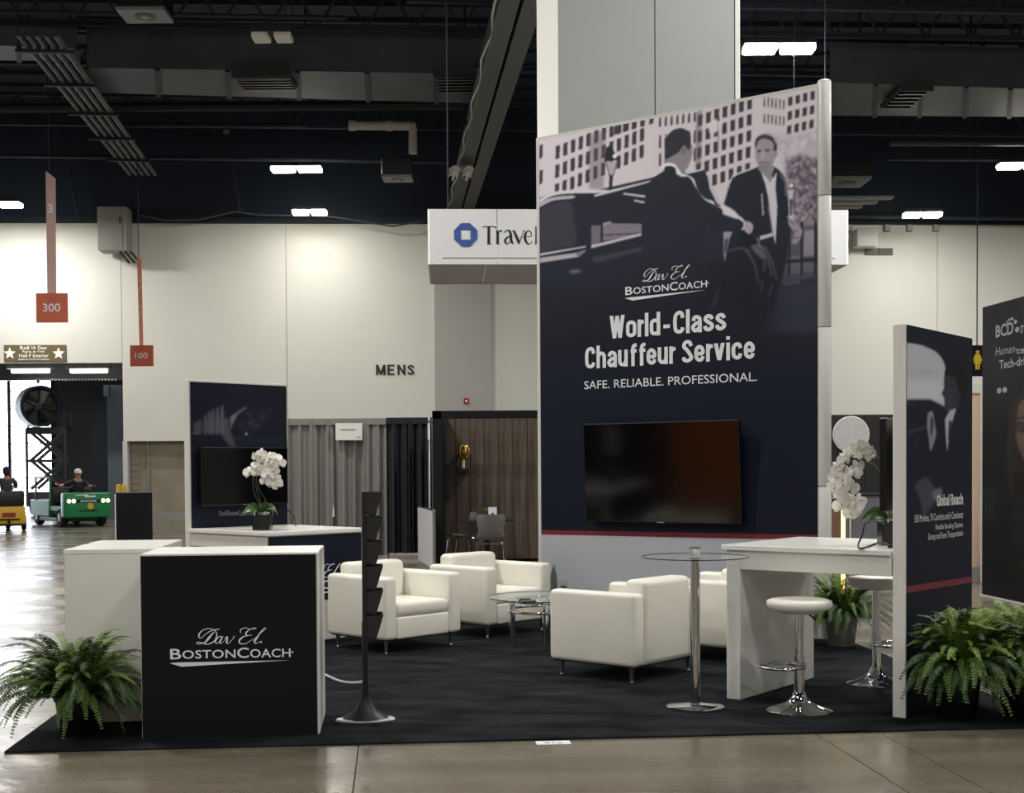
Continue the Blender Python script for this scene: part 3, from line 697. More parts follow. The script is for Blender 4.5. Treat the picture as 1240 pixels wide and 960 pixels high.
vent_box('dark square air diffuser on the left duct', (294, 92, 350, 111), 9.8)
vent_box('dark square air diffuser near the steel beam', (530, 92, 580, 114), 9.8)
vent_box('dark tapered air diffuser on the right duct', (1066, 108, 1130, 134), 9.8)
# trusses and pipes parallel to the back wall
def truss(label, y, zb, Y, x0, x1, ht=.8):
    t = thing('ceiling_truss', label, 'truss', (0, Y, zb), .07, 'ceiling trusses')
    MB().box(x0, x1, -.06, .06, 0, .1).build('bottom_chord', DARKSTEEL, t); MB().box(x0, x1, -.06, .06, ht, ht + .1).build('top_chord', DARKSTEEL, t)
    n_ = int((x1 - x0) / 1.0); mm = MB()
    for k in range(n_):
        a = x0 + k * (x1 - x0) / n_; b = x0 + (k + .5) * (x1 - x0) / n_; c = x0 + (k + 1) * (x1 - x0) / n_
        MB().bar((a, 0, .05), (b, 0, ht + .05), .05, .05).build('web', DARKSTEEL, t); MB().bar((b, 0, ht + .05), (c, 0, .05), .05, .05).build('web', DARKSTEEL, t)
truss('dark ceiling truss at the top of the picture right of the column', 0, 10.6, 26.5, -2, 14)
truss('second dark ceiling truss behind the nearest one', 0, 10.7, 28.5, -14, 15)
truss('third dark ceiling truss over the left duct', 0, 10.9, 32.0, -18, 18)
truss('farthest dark ceiling truss above the back wall', 0, 11.0, 38.0, -20, 20)
def pipe(label, p0, p1, Y, r, m=None, z1=12.4):
    A = AT(p0[0], p0[1], Y); B = AT(p1[0], p1[1], Y); t = thing('ceiling_pipe', label, 'pipe', A, 0, 'ceiling pipes'); d = B - A
    MB().tube([(0, 0, 0), d], r, 8).build('pipe_run', m or mat('pipe_grey', (36, 41, 50), .6), t, 40)
    for s in (.15, .5, .85): MB().tube([d * s, (d * s).xy.to_3d() + Vector((0, 0, z1 - A.z))], .015, 5).build('hanger', DARKSTEEL, t)
pipe('long dark pipe under the left duct', (-20, 131), (560, 127), 33, .12)
pipe('thin grey pipe running above the left lights', (150, 152), (370, 152), 34, .06)
pipe('thin grey pipe higher up on the left', (-20, 14), (420, 22), 27, .05)
pipe('dark pipe low over the left wall', (-20, 188), (540, 196), 37.5, .06)
pipe('pale pipe along the ceiling above the right wall', (1078, 174), (1270, 174), 34.5, .07, mat('pipe_pale', (76, 76, 80), .5))
pipe('thin dark pipe just above the right light', (1076, 193), (1270, 195), 37, .04)
pipe('long dark pipe along the top of the right back wall', (1020, 262), (1270, 264), 41.0, .08)
t = thing('drain_pipe', 'white pipe with an elbow hung from the ceiling above the speaker', 'pipe', AT(425, 152, 33)); d1 = AT(500, 152.5, 33) - t.location; d2 = AT(500, 186, 33) - t.location
PVC = mat('white_pvc', (204, 202, 196), .4)
MB().tube([(0, 0, 0), d1 - Vector((.1, 0, 0)), d1, d1 - Vector((0, 0, .1)), d2], .105, 10).build('pipe_run', PVC, t, 50)
for s in (.02, .62): MB().lathe([(.13, -.08), (.13, .08)], 12).build('collar', PVC, t).matrix_local = Matrix.Translation(d1 * s) @ Matrix.Rotation(math.pi / 2, 4, 'Y')
MB().tube([d1 * .5, d1 * .5 + Vector((0, 0, 3))], .02, 6).build('hanger', DARKSTEEL, t)
def reflector(label, px, py, Y, s):
    t = thing('bay_reflector', label, 'ceiling light', AT(px, py, Y), .1, 'unlit reflector lights')
    for k in (-1, 1):
        m_ = MB(); 
        for q in range(5):
            a0 = -.9 + q * .36; a1 = a0 + .36
            m_.add([(s * (k * .22 + .2 * math.sin(a0)), -.75 * s, s * .25 * math.cos(a0)), (s * (k * .22 + .2 * math.sin(a1)), -.75 * s, s * .25 * math.cos(a1)), (s * (k * .22 + .2 * math.sin(a1)), .75 * s, s * .25 * math.cos(a1)), (s * (k * .22 + .2 * math.sin(a0)), .75 * s, s * .25 * math.cos(a0))], [(0, 1, 2, 3)])
        m_.build('reflector', REFL, t)
        MB().tube([(k * .22 * s, -.7 * s, .1 * s), (k * .22 * s, .7 * s, .1 * s)], .03, 6).build('tube_lamp', LENSOFF, t)
        MB().tube([(k * .2 * s, 0, .25 * s), (k * .2 * s, 0, 12.4 - t.location.z)], .015, 6).build('hanging_wire', DARKSTEEL, t)
    MB().box(-.42 * s, .42 * s, -.1 * s, .1 * s, .24 * s, .32 * s).build('housing', GALV, t)
reflector('unlit ridged reflector light at the top beside the steel beam', 623, 8, 24, .8)
reflector('unlit ridged reflector light above the hanging sign', 558, 216, 34.5, .8)
def speaker(label, pts, Y, depth=.5):
    A = AT(*pts[0], Y); t = thing('ceiling_speaker', label, 'speaker', A, 0, 'ceiling speakers'); f = Fr(A, 0)
    x0, z0 = 0, 0; x1 = AT(pts[1][0], pts[0][1], Y).x - A.x
    D_ = depth
    MB().rbox(0, x1, 0, D_, .06, .5, .03).build('cabinet', BLACKM, t); MB().box(0, x1, 0, D_, 0, .06).build('front_panel', mat('speaker_panel', (128, 129, 132), .5), t)
    MB().lathe([(x1 * .22, -.012), (x1 * .22, -.002)], 20, (x1 * .5, D_ * .5)).build('cone', BLACKM, t); MB().lathe([(x1 * .1, -.02), (x1 * .1, -.012)], 14, (x1 * .5, D_ * .5)).build('dust_cap', CAB, t)
    MB().tube([(x1 / 2, D_ / 2, .5), (x1 / 2, D_ / 2, 12.4 - A.z)], .03, 6).build('hanger', DARKSTEEL, t)
speaker('ceiling speaker with a pale face at the upper left', ((140, 12), (198, 12)), 24.5, .75)
speaker('hanging black speaker with a pale face below the white pipe', ((462, 214), (498, 214)), 33.5, .7)
speaker('ceiling speaker with a pale face right of the banner pole', ((1010, 216), (1056, 216)), 35, 1.2)
t = thing('louvre_grille', 'grey slatted ceiling grille behind the banner pole', 'grille', AT(1000, 240, 35.5), 0)
for k in range(4): MB().box(0, 1.8 - k * .28, k * .5, k * .5 + .3, -k * .02, .06 - k * .02).build('slat', mat('grille_grey', (120, 118, 116), .6), t)
MB().box(0, .1, 0, 2, .06, .4).build('frame', DARKSTEEL, t)
for i, (a, b) in enumerate((((73, 150), (95, 262)), ((274, 160), (290, 255)))):
    t = thing('brace_rod', 'slanting thin rod above the back wall, %s of two' % ('left' if i == 0 else 'right'), 'rod', AT(*a, 40), 0, 'slanting ceiling rods'); d = AT(*b, 40) - AT(*a, 40)
    MB().tube([(0, 0, 0), d], .05, 6).build('rod', DARKSTEEL, t); MB().lathe([(.09, -.05), (.09, .05)], 8).build('clamp', GALV, t)
t = thing('sagging_cable', 'pale cable sagging along the top of the left back wall', 'cable', AT(168, 260, 40.3))
pts = [(168, 260), (200, 267), (240, 266), (285, 256), (312, 260), (400, 262), (440, 268), (475, 274), (510, 268)]
MB().tube([AT(*p, 40.3) - t.location for p in pts], .028, 6).build('cable_run', mat('cable_grey', (74, 78, 84), .6), t)
# ---------------------------------------------------------------- building column
P = AT(677, 300, 15.2); t = thing('pillar', 'massive square building pillar wrapped in grey panels behind the banner', 'pillar', (P.x, P.y, 0), TH)
PG = mat('pillar_grey', (150, 152, 152), .5, var=.02); PWT = mat('pillar_white', (240, 239, 232), .5)
x1 = 2.08; xs_ = AT(795, 150, 15.2).x - P.x
MB().box(0.01, x1 - .01, .02, 2.0, 0, 12.4).build('core', BLACKM, t)
MB().box(0, xs_ - .006, 0, .04, 0, 12.4).build('panel', PG, t); MB().box(xs_ + .006, x1 - .06, 0, .04, 0, 12.4).build('panel', PG, t)
MB().box(-.02, 0.0, 0, 2.0, 0, 12.4).build('side_panel', PWT, t); MB().box(x1 - .05, x1, -.01, .05, 0, 12.4).build('corner_trim', ALU, t)
MB().box(x1, x1 + .02, .05, 2.0, 0, 12.4).build('side_panel', PWT, t)
# ---------------------------------------------------------------- hanging box sign
A = AT(520, 253, 22.0); t = thing('hanging_sign', 'big white box sign with a blue octagon and the word Travel', 'hanging sign', (A.x, A.y, 0), .045); f = Fr((A.x, A.y), .045)
zt = f.uv(520, 253)[1]; zb = f.uv(521, 320)[1]; x1 = f.uv(1025, 249)[0]; xm = f.uv(602, 280)[0]
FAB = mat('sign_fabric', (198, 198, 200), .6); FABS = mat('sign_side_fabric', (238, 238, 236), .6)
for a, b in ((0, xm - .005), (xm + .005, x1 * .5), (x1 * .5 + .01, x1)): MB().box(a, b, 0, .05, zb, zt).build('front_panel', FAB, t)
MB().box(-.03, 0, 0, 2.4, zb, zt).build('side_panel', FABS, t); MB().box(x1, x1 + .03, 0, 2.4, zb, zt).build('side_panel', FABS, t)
xn = f.uv(587, 335, 1.0)[0]
for a, b in ((0, xn - .005), (xn + .005, x1 * .5), (x1 * .5 + .01, x1)): MB().box(a, b, .05, 2.4, zb, zb + .04).build('bottom_panel', FAB, t)
MB().box(0, x1, 2.36, 2.4, zb, zt).build('back_panel', FAB, t)
MB().box(f.uv(536, 315)[0], x1 - .2, -.008, 0, zb + .1, zb + .115).build('seam', mat('seam_grey', (150, 150, 152), .6), t)
BLUE = mat('logo_blue', (44, 72, 138), .5)
# octagon logo: four interlocking bars
cx, cz = f.uv(564, 284.2); r = (f.uv(578, 284)[0] - f.uv(550, 284)[0]) / 2
def rot4(p, k):
    for _ in range(k): p = (p[1], -p[0])
    return p
bar_ = [(-.40, 1.0), (.36, 1.0), (.97, .43), (-.40, .43)]
for k in range(4): 
    MB().prism([(cx + rot4(p, k)[0] * r, cz + rot4(p, k)[1] * r) for p in bar_], -.012, -.001).build('octagon_bar', BLUE, t)
# serif lettering Travel(er)
def stroke_letters():
    S = lambda *p: p
    o = []
    # in crop pixels [500,230] x7.75
    o += [[(660, 358, 6), (664, 345, 8), (700, 344, 8), (770, 344, 8), (776, 358, 6)], [(712, 345, 26), (712, 420, 26), (712, 505, 26)], [(696, 507, 5), (735, 507, 5)]]
    o += [[(792, 380, 20), (795, 440, 24), (795, 505, 24)], [(778, 507, 5), (815, 507, 5)], [(800, 415, 6), (815, 385, 10), (838, 384, 14)]]
    o += [[(858, 402, 10), (875, 382, 8), (905, 384, 18), (918, 420, 24), (922, 470, 24), (940, 506, 12)], [(915, 430, 6), (880, 450, 16), (865, 480, 20), (885, 506, 12), (918, 480, 6)]]
    o += [[(940, 385, 8), (955, 400, 20), (985, 470, 24), (995, 507, 10)], [(995, 507, 6), (1020, 440, 7), (1042, 385, 7)], [(930, 384, 5), (965, 384, 5)], [(1028, 384, 5), (1055, 384, 5)]]
    o += [[(1055, 440, 6), (1110, 432, 7), (1105, 395, 10), (1082, 383, 8), (1058, 410, 20), (1052, 455, 24), (1072, 500, 16), (1100, 504, 9), (1125, 480, 5)]]
    o += [[(1158, 340, 18), (1160, 420, 22), (1160, 505, 22)], [(1142, 507, 5), (1178, 507, 5)], [(1205, 440, 6), (1260, 432, 7), (1255, 395, 10), (1232, 383, 8), (1208, 410, 20), (1202, 455, 24), (1222, 500, 16), (1250, 504, 9), (1275, 480, 5)], [(1305, 380, 20), (1308, 440, 24), (1308, 505, 24)], [(1313, 415, 6), (1328, 385, 10), (1350, 384, 14)]]
    return o
m_ = MB()
for k, s in enumerate(stroke_letters()):
    vs, fs = ribbon(s, 5); m_.add([(lambda q: (q[0], -.004 - .001 * (k % 3), q[1]))(f.uv(500 + v[0] / 7.75, 230 + v[1] / 7.75)) for v in vs], fs)
m_.build('lettering', LBLACK, t)
for a in (.3, x1 / 2, x1 - .3):
    for yy in (.2, 2.2): MB().tube([(a, yy, zt), (a, yy, 12.4)], .012, 6).build('hanging_wire', DARKSTEEL, t)
# ================================================================== BOOTH
def carpet_mat():
    m = bpy.data.materials.new('carpet'); m.use_nodes = True; nt = m.node_tree; b = nt.nodes['Principled BSDF']; L = nt.links.new
    tc = nt.nodes.new('ShaderNodeTexCoord'); mp = nt.nodes.new('ShaderNodeMapping'); mp.inputs['Scale'].default_value = (1, 2.0, 1); L(tc.outputs['Object'], mp.inputs[0])
    n = nt.nodes.new('ShaderNodeTexNoise'); n.inputs['Scale'].default_value = 2.2; n.inputs['Detail'].default_value = 7; n.inputs['Distortion'].default_value = .5; L(mp.outputs[0], n.inputs['Vector'])
    r = nt.nodes.new('ShaderNodeValToRGB'); r.color_ramp.elements[0].position = .32; r.color_ramp.elements[1].position = .72
    r.color_ramp.elements[0].color = (*lin((13, 16, 18)), 1); r.color_ramp.elements[1].color = (*lin((40, 43, 47)), 1)
    L(n.outputs[0], r.inputs[0]); L(r.outputs[0], b.inputs['Base Color'])
    f = nt.nodes.new('ShaderNodeTexNoise'); f.inputs['Scale'].default_value = 300; L(tc.outputs['Object'], f.inputs['Vector'])
    bp = nt.nodes.new('ShaderNodeBump'); bp.inputs['Strength'].default_value = .5; bp.inputs['Distance'].default_value = .006; L(f.outputs[0], bp.inputs['Height']); L(bp.outputs[0], b.inputs['Normal'])
    b.inputs['Roughness'].default_value = 1; b.inputs['Specular IOR Level'].default_value = .08
    return m
CARPET = carpet_mat()
CZ = 0.012
o = MB().rbox(0, 6.1, 0, 6.1, 0, CZ, .005, 1).build('booth_carpet', CARPET); o.location = BW(0, 0); o.rotation_euler = (0, 0, TH)
tag(o, 'black booth carpet laid square on the concrete floor', 'carpet')

# ---- white counters at the front left
P = BW(.695, .257, CZ); t = thing('reception_counter', 'white reception counter with a black front panel and white logo', 'counter', P, TH)
cw, cd, ch = 1.005, .68, 1.067 - CZ
MB().rbox(0, cw, .006, cd, 0, ch, .004, 1).build('body', WHITE, t)
fp_ = MB().box(.004, cw - .012, -.002, .006, .004, ch - .012).build('front_panel', BLACKP, t)
f = Fr(P, TH)
x0 = f.uv(205.3, 801)[0]; x1 = f.uv(355.5, 797)[0]; z0 = f.uv(219, 807)[1]
put_logo(fp_, x0, x1, z0, -.005)
P = BW(.145, .80, CZ); t = thing('side_counter', 'plain white box counter set back behind the left fern', 'counter', P, TH)
MB().rbox(0, .545, 0, 1.02, 0, ch - .03, .004, 1).build('body', WHITE, t)
MB().rbox(-.003, .548, -.003, 1.023, ch - .03, ch, .004, 1).build('counter_top', mat('white_gloss_top', (236, 235, 231), .22), t)

# ---- display units: tower with bar table
def tower(label, P, rz, L, H, front_y, th=.09):
    t = thing('display_tower', label, 'display panel', P, rz)
    y0, y1 = sorted((front_y, front_y + th if front_y >= 0 else 0))
    MB().rbox(0, L, y0 + .004, y1 - .004, 0, H, .004, 1).build('frame', WHITE, t)
    return t
wR = math.atan2(.794, .608); PR = Vector((2.307, 8.141, CZ))
TR = tower('tall display panel at the right with a car passenger picture reading Global Reach', PR, wR, 1.18, 2.385, -.09)
fR = Fr(PR, wR, -.09)
cv = Canvas(1085, 385, 1190, 790, 3, (20, 27, 45))
c8 = lambda pts: [(1080 + x / 3.2, 390 + y / 3.2) for x, y in pts]
cv.curve(c8([(40, 78), (110, 88), (175, 118), (205, 165), (214, 230), (206, 300), (215, 338), (150, 306), (40, 298)]), (212, 212, 224), .8)
cv.poly(c8([(40, 230), (190, 225), (205, 300), (150, 306), (40, 298)]), (236, 236, 246), 5, .7)
cv.curve(c8([(50, 178), (90, 190), (140, 186), (182, 192), (150, 202), (100, 206), (50, 196)]), (170, 168, 180), 2, .25)
cv.curve(c8([(228, 255), (252, 262), (256, 300), (240, 330), (226, 310)]), (66, 66, 80), 1, .6)
cv.poly(c8([(60, 300), (150, 300), (210, 330), (205, 360), (120, 320), (60, 316)]), (24, 28, 40), 1)
cv.poly(c8([(60, 425), (135, 402), (136, 408), (60, 433)]), (90, 92, 102), .5, .8)
cv.curve(c8([(138, 352), (158, 345), (168, 400), (172, 440), (150, 500), (142, 450), (136, 400)]), (150, 152, 162), .8)
cv.curve(c8([(150, 370), (160, 372), (158, 420), (150, 440)]), (60, 62, 72), .6)
cv.curve(c8([(206, 190), (235, 170), (268, 200), (270, 260), (255, 330), (228, 352), (208, 340), (205, 318), (204, 296), (194, 276), (203, 256), (202, 232)]), (56, 58, 72), .5)
cv.curve(c8([(205, 258), (225, 250), (235, 300), (225, 340), (210, 330)]), (70, 70, 84), 1.2, .6)
cv.curve(c8([(215, 165), (262, 152), (292, 205), (280, 300), (258, 262), (244, 215), (206, 202)]), (15, 18, 28), .6)
cv.poly(c8([(205, 375), (225, 340), (250, 335), (225, 420), (215, 505), (200, 430)]), (200, 202, 212), .8)
cv.poly(c8([(222, 385), (232, 380), (226, 440), (218, 460)]), (30, 34, 46), .5)
cv.poly(c8([(190, 440), (205, 380), (212, 510), (190, 560)]), (20, 24, 36), .6)
cv.curve(c8([(85, 635), (130, 600), (165, 640), (185, 665), (125, 750), (110, 690)]), (74, 78, 90), 1.2)
cv.curve(c8([(155, 660), (190, 640), (195, 680), (165, 690)]), (120, 122, 132), 1)
cv.line(c8([(75, 500), (95, 470), (100, 440)]), 1, (80, 82, 92), .5)
build_print('picture', cv, fR, .004, 1.176, .004, 2.38, -.0915, 110, 230, TR, .9)
def px_text(parent, fr, txt, bl, br, top, y, m=LETTER, bold=0.0, spacing=1.0, name='lettering', depth=0.0):
    a = fr.uv(*bl, y); b = fr.uv(*br, y); c = fr.uv(*top, y)
    mb = MB(); put_text(mb, txt, a[0], min(a[1], b[1]) if abs(a[1] - b[1]) > .05 else (a[1] + b[1]) / 2, b[0], c[1], y, bold, spacing, depth)
    return mb.build(name, m, parent)
a = fR.uv(1134.5, 613, -.094); b = fR.uv(1166, 612.5, -.094); c = fR.uv(1134.5, 599, -.094)
for m_ in stroke_text('Global Reach', a[0], a[1], b[0], c[1], -.094): m_.build('letter', LETTER, TR)
for s, a, b, yb_, yt_ in (('550 Markets, 70 Countries and 6 Continents', 1107.5, 1166, 631, 623.5), ('Flexible Booking Options', 1133, 1166, 641.5, 635), ('Group and Event Transportation', 1124, 1166, 653.5, 646)):
    px_text(TR, fR, s, (a, yb_), (b, yb_), (a, yt_), -.094)
zr0 = fR.uv(1097, 718)[1]; zr1 = fR.uv(1172, 706)[1]; zq0 = fR.uv(1097, 710)[1]; zq1 = fR.uv(1172, 699)[1]
MB().prism([(.004, zr0), (1.176, zr1), (1.176, zq1), (.004, zq0)], -.0935, -.0915).build('red_stripe', RED, TR)
px_text(TR, fR, 'DavElBostonCoach.com', (1132, 750), (1170, 744), (1132, 743), -.094)
def bar_table(label, P, rz, sgn, L, W, T, legt=.1, endmat=None):
    t = thing('bar_table', label, 'table', P, rz)
    s = sgn
    def B_(x0, x1, y0, y1, z0, z1, name, m=WHITE, r=.004):
        a, b = sorted((s * y0, s * y1)); return MB().rbox(x0, x1, a, b, z0, z1, r, 1).build(name, m, t)
    B_(-.02, W + .03, .004, L, T - .035, T, 'table_top', mat('white_gloss_top', (236, 235, 231), .22))
    B_(0, W, L - .03 - legt, L - .03, 0, T - .035, 'leg_panel')
    B_(0.0, .04, .004, L - .03 - legt, T - .16, T - .035, 'apron'); B_(W - .04, W, .004, L - .03 - legt, T - .16, T - .035, 'apron')
    B_(.0, .04, .004, .05, .0, T - .16, 'wall_cleat') if False else None
    return t
bar_table('white bar table attached to the right display panel', PR, wR, 1, 1.16, 1.127, 1.03 - CZ, .1)
wL = math.radians(46.5); PL = Vector((-2.967, 12.35, CZ))
TL = tower('tall dark display panel with a screen behind the left bar table', PL, wL, 1.12, 2.36, 0.0)
fL = Fr(PL, wL, 0.0)
cv = Canvas(215, 450, 360, 660, 3, (25, 30, 44))
cl = lambda pts: [(210 + x / 4.364, 440 + y / 4.364) for x, y in pts]
for k, (x, h_) in enumerate(((110, 40), (130, 50), (160, 70), (180, 90), (200, 100), (225, 110), (250, 120))):
    cv.curve(cl([(x, 350 - h_), (x + 14, 345 - h_), (x + 20, 350), (x + 8, 380), (x - 4, 350)]), (96 + 6 * k, 92 + 6 * k, 104 + 6 * k), 1.0, .7)
cv.poly(cl([(300, 280), (380, 228), (390, 232), (340, 270), (310, 330), (300, 360)]), (120, 114, 126), 1)
cv.curve(cl([(240, 300), (290, 290), (300, 350), (330, 440), (290, 430), (255, 370)]), (98, 92, 106), 1.2, .8)
cv.leaves(cl([(340, 330), (380, 250), (520, 230), (530, 260), (470, 340), (390, 370)]), (30, 32, 44), (76, 72, 88), 2, .8, 4)
cv.line(cl([(80, 372), (140, 368)]), .8, (120, 118, 130)); cv.line(cl([(300, 395), (560, 415)]), .8, (84, 84, 98), .6)
cv.poly(cl([(340, 380), (580, 385), (580, 440), (330, 440)]), (34, 38, 54), 1, .8)
cv.ell(210 + 385 / 4.364, 440 + 372 / 4.364, 2, 1.6, (170, 168, 178), .6)
build_print('picture', cv, fL, .015, 1.11, .9, 2.34, -.0015, 130, 170, TL, .9)
a = fL.uv(265, 624.5); b = fL.uv(308, 622); c = fL.uv(265, 618.5)
m_ = MB(); put_text(m_, 'DavElBostonCoach.com', a[0], a[1], b[0], c[1], -.004, bold=.005); m_.build('lettering', mat('dim_lettering', (150, 152, 165), .5), TL)
t = bar_table('white bar table with a navy end panel, in front of the left display panel', PL, wL, -1, 1.21, 1.06, 1.0 - CZ, .1)
eg_ = MB().box(.012, 1.05, -1.186, -1.18, .36, 1.0 - CZ - .045).build('end_graphic', NAVY, t)
f_ = Fr(PL, wL, -1.187)
put_logo(eg_, .10, 1.0, .40, -1.189, name='logo')
MB().box(.04, 1.02, -.06, -.004, .0, .84).build('back_panel', BLACKP, t)

def tv(label, P, rz, W, H, tilt=0.0, stand=False):
    t = thing('flat_screen', label, 'television', P, rz)
    bz_ = MB().rbox(0, W, 0, .045, 0, H, .006, 2).build('bezel', BLACK, t); MB().box(.01, W - .01, -.002, .0005, .014, H - .01).build('display', SCREEN, bz_)
    MB().box(W * .25, W * .75, .045, .075, H * .2, H * .8).build('rear_housing', BLACK, t)
    MB().box(W / 2 - .04, W / 2 + .04, -.004, .0, .002, .010).build('badge', STEEL, bz_)
    if tilt: t.rotation_euler = (tilt, 0, rz)
    return t
a = fL.uv(244, 541, -.08); c = fL.uv(244, 613, -.08)
tv('black wall screen on the left display panel behind the orchid', fL.w(a[0], -.08, c[1]), wL, .98, a[1] - c[1])
# right-hand screen faces away from the picture side of the panel
Q = fR.w(1.06, .105, 1.262 - CZ); tv('black screen seen edge-on, mounted behind the right display panel', Q, wR + math.pi, 1.0, .575)

# ---- main banner
LB = Vector((.29, 13.71, 0)); RB = Vector((2.701, 11.843, 0)); dB = RB - LB; aB = math.atan2(dB.y, dB.x); WB_ = dB.length
HB = 4.88
TB = thing('banner_wall', 'towering banner wall with two men by a car and the words World-Class Chauffeur Service', 'banner', (LB.x, LB.y, CZ), aB)
fB = Fr((LB.x, LB.y, CZ), aB, 0.0)
MB().box(.03, WB_ - .03, .03, .1, .0, HB - .03).build('core', ALU, TB)
MB().rbox(-.03, .012, -.004, .1, 0, HB, .008, 2).build('edge_trim', ALU, TB)
MB().box(0, WB_, -.002, .1, HB - .03, HB - .0).build('top_trim', ALU, TB)
seg = [0, 1.35, 2.75, 3.9, HB + .02]
for a, b in zip(seg[:-1], seg[1:]): MB().lathe([(.058, a + .004), (.06, a + .008), (.06, b - .008), (.058, b - .004)], 20, (WB_ + .045, .04)).build('pole_section', ALU, TB, 40)
o = MB().ball((WB_ + .045, .04, HB + .02), .058, 16, 8, sc=(1, 1, .3)).build('pole_cap', ALU, TB, 60)
cv = Canvas(640, 90, 1010, 680, 2, (32, 35, 46))
k4 = lambda pts: [(640 + x / 3.2, 100 + y / 3.2) for x, y in pts]
ka = lambda pts: [(640 + x / 6, 100 + y / 6) for x, y in pts]
kb = lambda pts: [(820 + x / 6, 100 + y / 6) for x, y in pts]
kc = lambda pts: [(640 + x / 6, 240 + y / 6) for x, y in pts]
kd = lambda pts: [(820 + x / 6, 240 + y / 6) for x, y in pts]
# sky-lit building
cv.poly([(640, 80), (1010, 80), (1010, 290), (640, 250)], (208, 200, 208), .5)
WN = (62, 54, 62)
for r in range(3):                       # left block
    for c in range(12):
        x = 210 + c * 56 - r * 3; top = 460 - c * 22.5 + r * 138 - (c * r * 1.5)
        cv.poly(ka([(x - 12, top + 4), (x + 18, top - 6), (x + 15, top + 88), (x - 14, top + 96)]), WN, .5)
for c in range(5):                        # top row just under the edge
    x = 635 + c * 64; top = 312 - c * 19
    cv.poly(ka([(x - 12, top + 4), (x + 18, top - 6), (x + 16, top + 60), (x - 14, top + 68)]), WN, .5)
cv.poly(ka([(440, 380), (560, 340), (545, 770), (440, 775)]), (96, 88, 96), 1.5, .45)
for y in (455, 640): cv.poly(ka([(80, y), (104, y - 6), (100, y + 90), (78, y + 100)]), WN, .5)
for c in range(7): 
    x = 950 + c * 42
    for r in range(3): cv.poly(ka([(x, 255 - c * 6 + r * 130), (x + 14, 250 - c * 6 + r * 130), (x + 12, 318 - c * 6 + r * 130 + (25 if r else 0)), (x - 2, 324 - c * 6 + r * 130 + (25 if r else 0))]), WN, .4)
for r in range(5):                        # centre block
    for c in range(7):
        x = 165 + c * 60 - r * 4; top = 235 - c * 20 + r * 118
        cv.poly(kb([(x - 14, top + 4), (x + 20, top - 6), (x + 18, top + 74), (x - 14, top + 82)]), WN, .5)
cv.poly(kb([(138, 215), (180, 195), (172, 610), (132, 620)]), (90, 82, 90), 1, .5)
for r in range(2):
    for c in range(6):
        x = 634 + c * 28; top = 105 + c * 4 + r * 120; cv.poly(kb([(x - 5, top), (x + 6, top + 2), (x + 4, top + 72), (x - 6, top + 68)]), (96, 86, 94), .4)
for r in range(3):
    for c in range(4):
        x = 820 + c * 54 - r * 4; top = 105 - c * 14 + r * 104; cv.poly(kb([(x - 12, top + 4), (x + 18, top - 4), (x + 16, top + 58), (x - 14, top + 64)]), WN, .6)
cv.leaves(kb([(700, 370), (860, 380), (1050, 330), (1050, 960), (840, 960), (780, 700)]), (178, 170, 180), (206, 200, 208), 1.8, .9, 3, 3)
cv.leaves(kb([(790, 560), (900, 520), (1050, 560), (1050, 980), (860, 980), (800, 800)]), (74, 68, 80), (186, 178, 188), 1.6, .85, 5, 2.5)
cv.leaves(kd([(830, -60), (1050, -60), (1050, 180), (850, 190)]), (78, 72, 84), (178, 170, 180), 1.4, .9, 6, 1.5)
# flag
cv.curve(kb([(225, 300), (290, 260), (330, 290), (300, 350), (240, 370)]), (214, 208, 214), .8); cv.line(kb([(296, 260), (300, 520)]), 1.2, (150, 142, 150)); cv.line(kb([(280, 200), (300, 270)]), 3, (70, 62, 70))
# lamp posts
cv.poly(ka([(565, 470), (600, 460), (650, 560), (550, 575)]), (40, 38, 46), .4); cv.poly(ka([(560, 575), (648, 570), (615, 680), (585, 685)]), (178, 168, 178), .5); cv.line(ka([(566, 575), (588, 680)]), .8, (60, 56, 64)); cv.line(ka([(645, 570), (615, 680)]), .8, (60, 56, 64)); cv.line(ka([(600, 680), (595, 790)]), 4, (48, 46, 56)); cv.ell(640 + 626 / 6, 100 + 534 / 6, 2.6, 2.8, (240, 240, 244), .4)
cv.ell(820 + 830 / 6, 100 + 748 / 6, 2.4, 2.6, (220, 216, 224), .4); cv.poly(kb([(800, 780), (850, 778), (838, 850), (812, 852)]), (190, 184, 192), .5); cv.line(kb([(824, 850), (824, 960)]), 2, (44, 42, 52))
# lower fence area, pavement
cv.poly(kd([(800, 180), (1060, 190), (1060, 660), (740, 680)]), (92, 88, 102), 2)
cv.poly(kd([(925, 235), (1005, 230), (1005, 420), (915, 420)]), (150, 142, 152), 1.2); cv.poly(kd([(830, 420), (890, 415), (890, 470), (820, 470)]), (120, 114, 126), 1)
cv.poly(kd([(820, 470), (1005, 470), (1005, 530), (810, 555)]), (128, 124, 138), 1, .7)
for x in (815, 905, 1005): cv.poly(kd([(x - 9, 170), (x + 9, 170), (x + 7, 560), (x - 9, 560)]), (34, 34, 44), .7)
cv.poly(kd([(780, 450), (1060, 430), (1060, 452), (780, 474)]), (40, 40, 50), .7)
cv.poly(kd([(740, 620), (1060, 560), (1060, 640), (740, 690)]), (58, 58, 70), 1.5); cv.poly(kd([(780, 615), (890, 598), (890, 618), (780, 634)]), (130, 126, 140), .8, .7)
cv.poly(kd([(700, 690), (1060, 640), (1060, 980), (640, 980)]), (78, 80, 96), 4, .8)
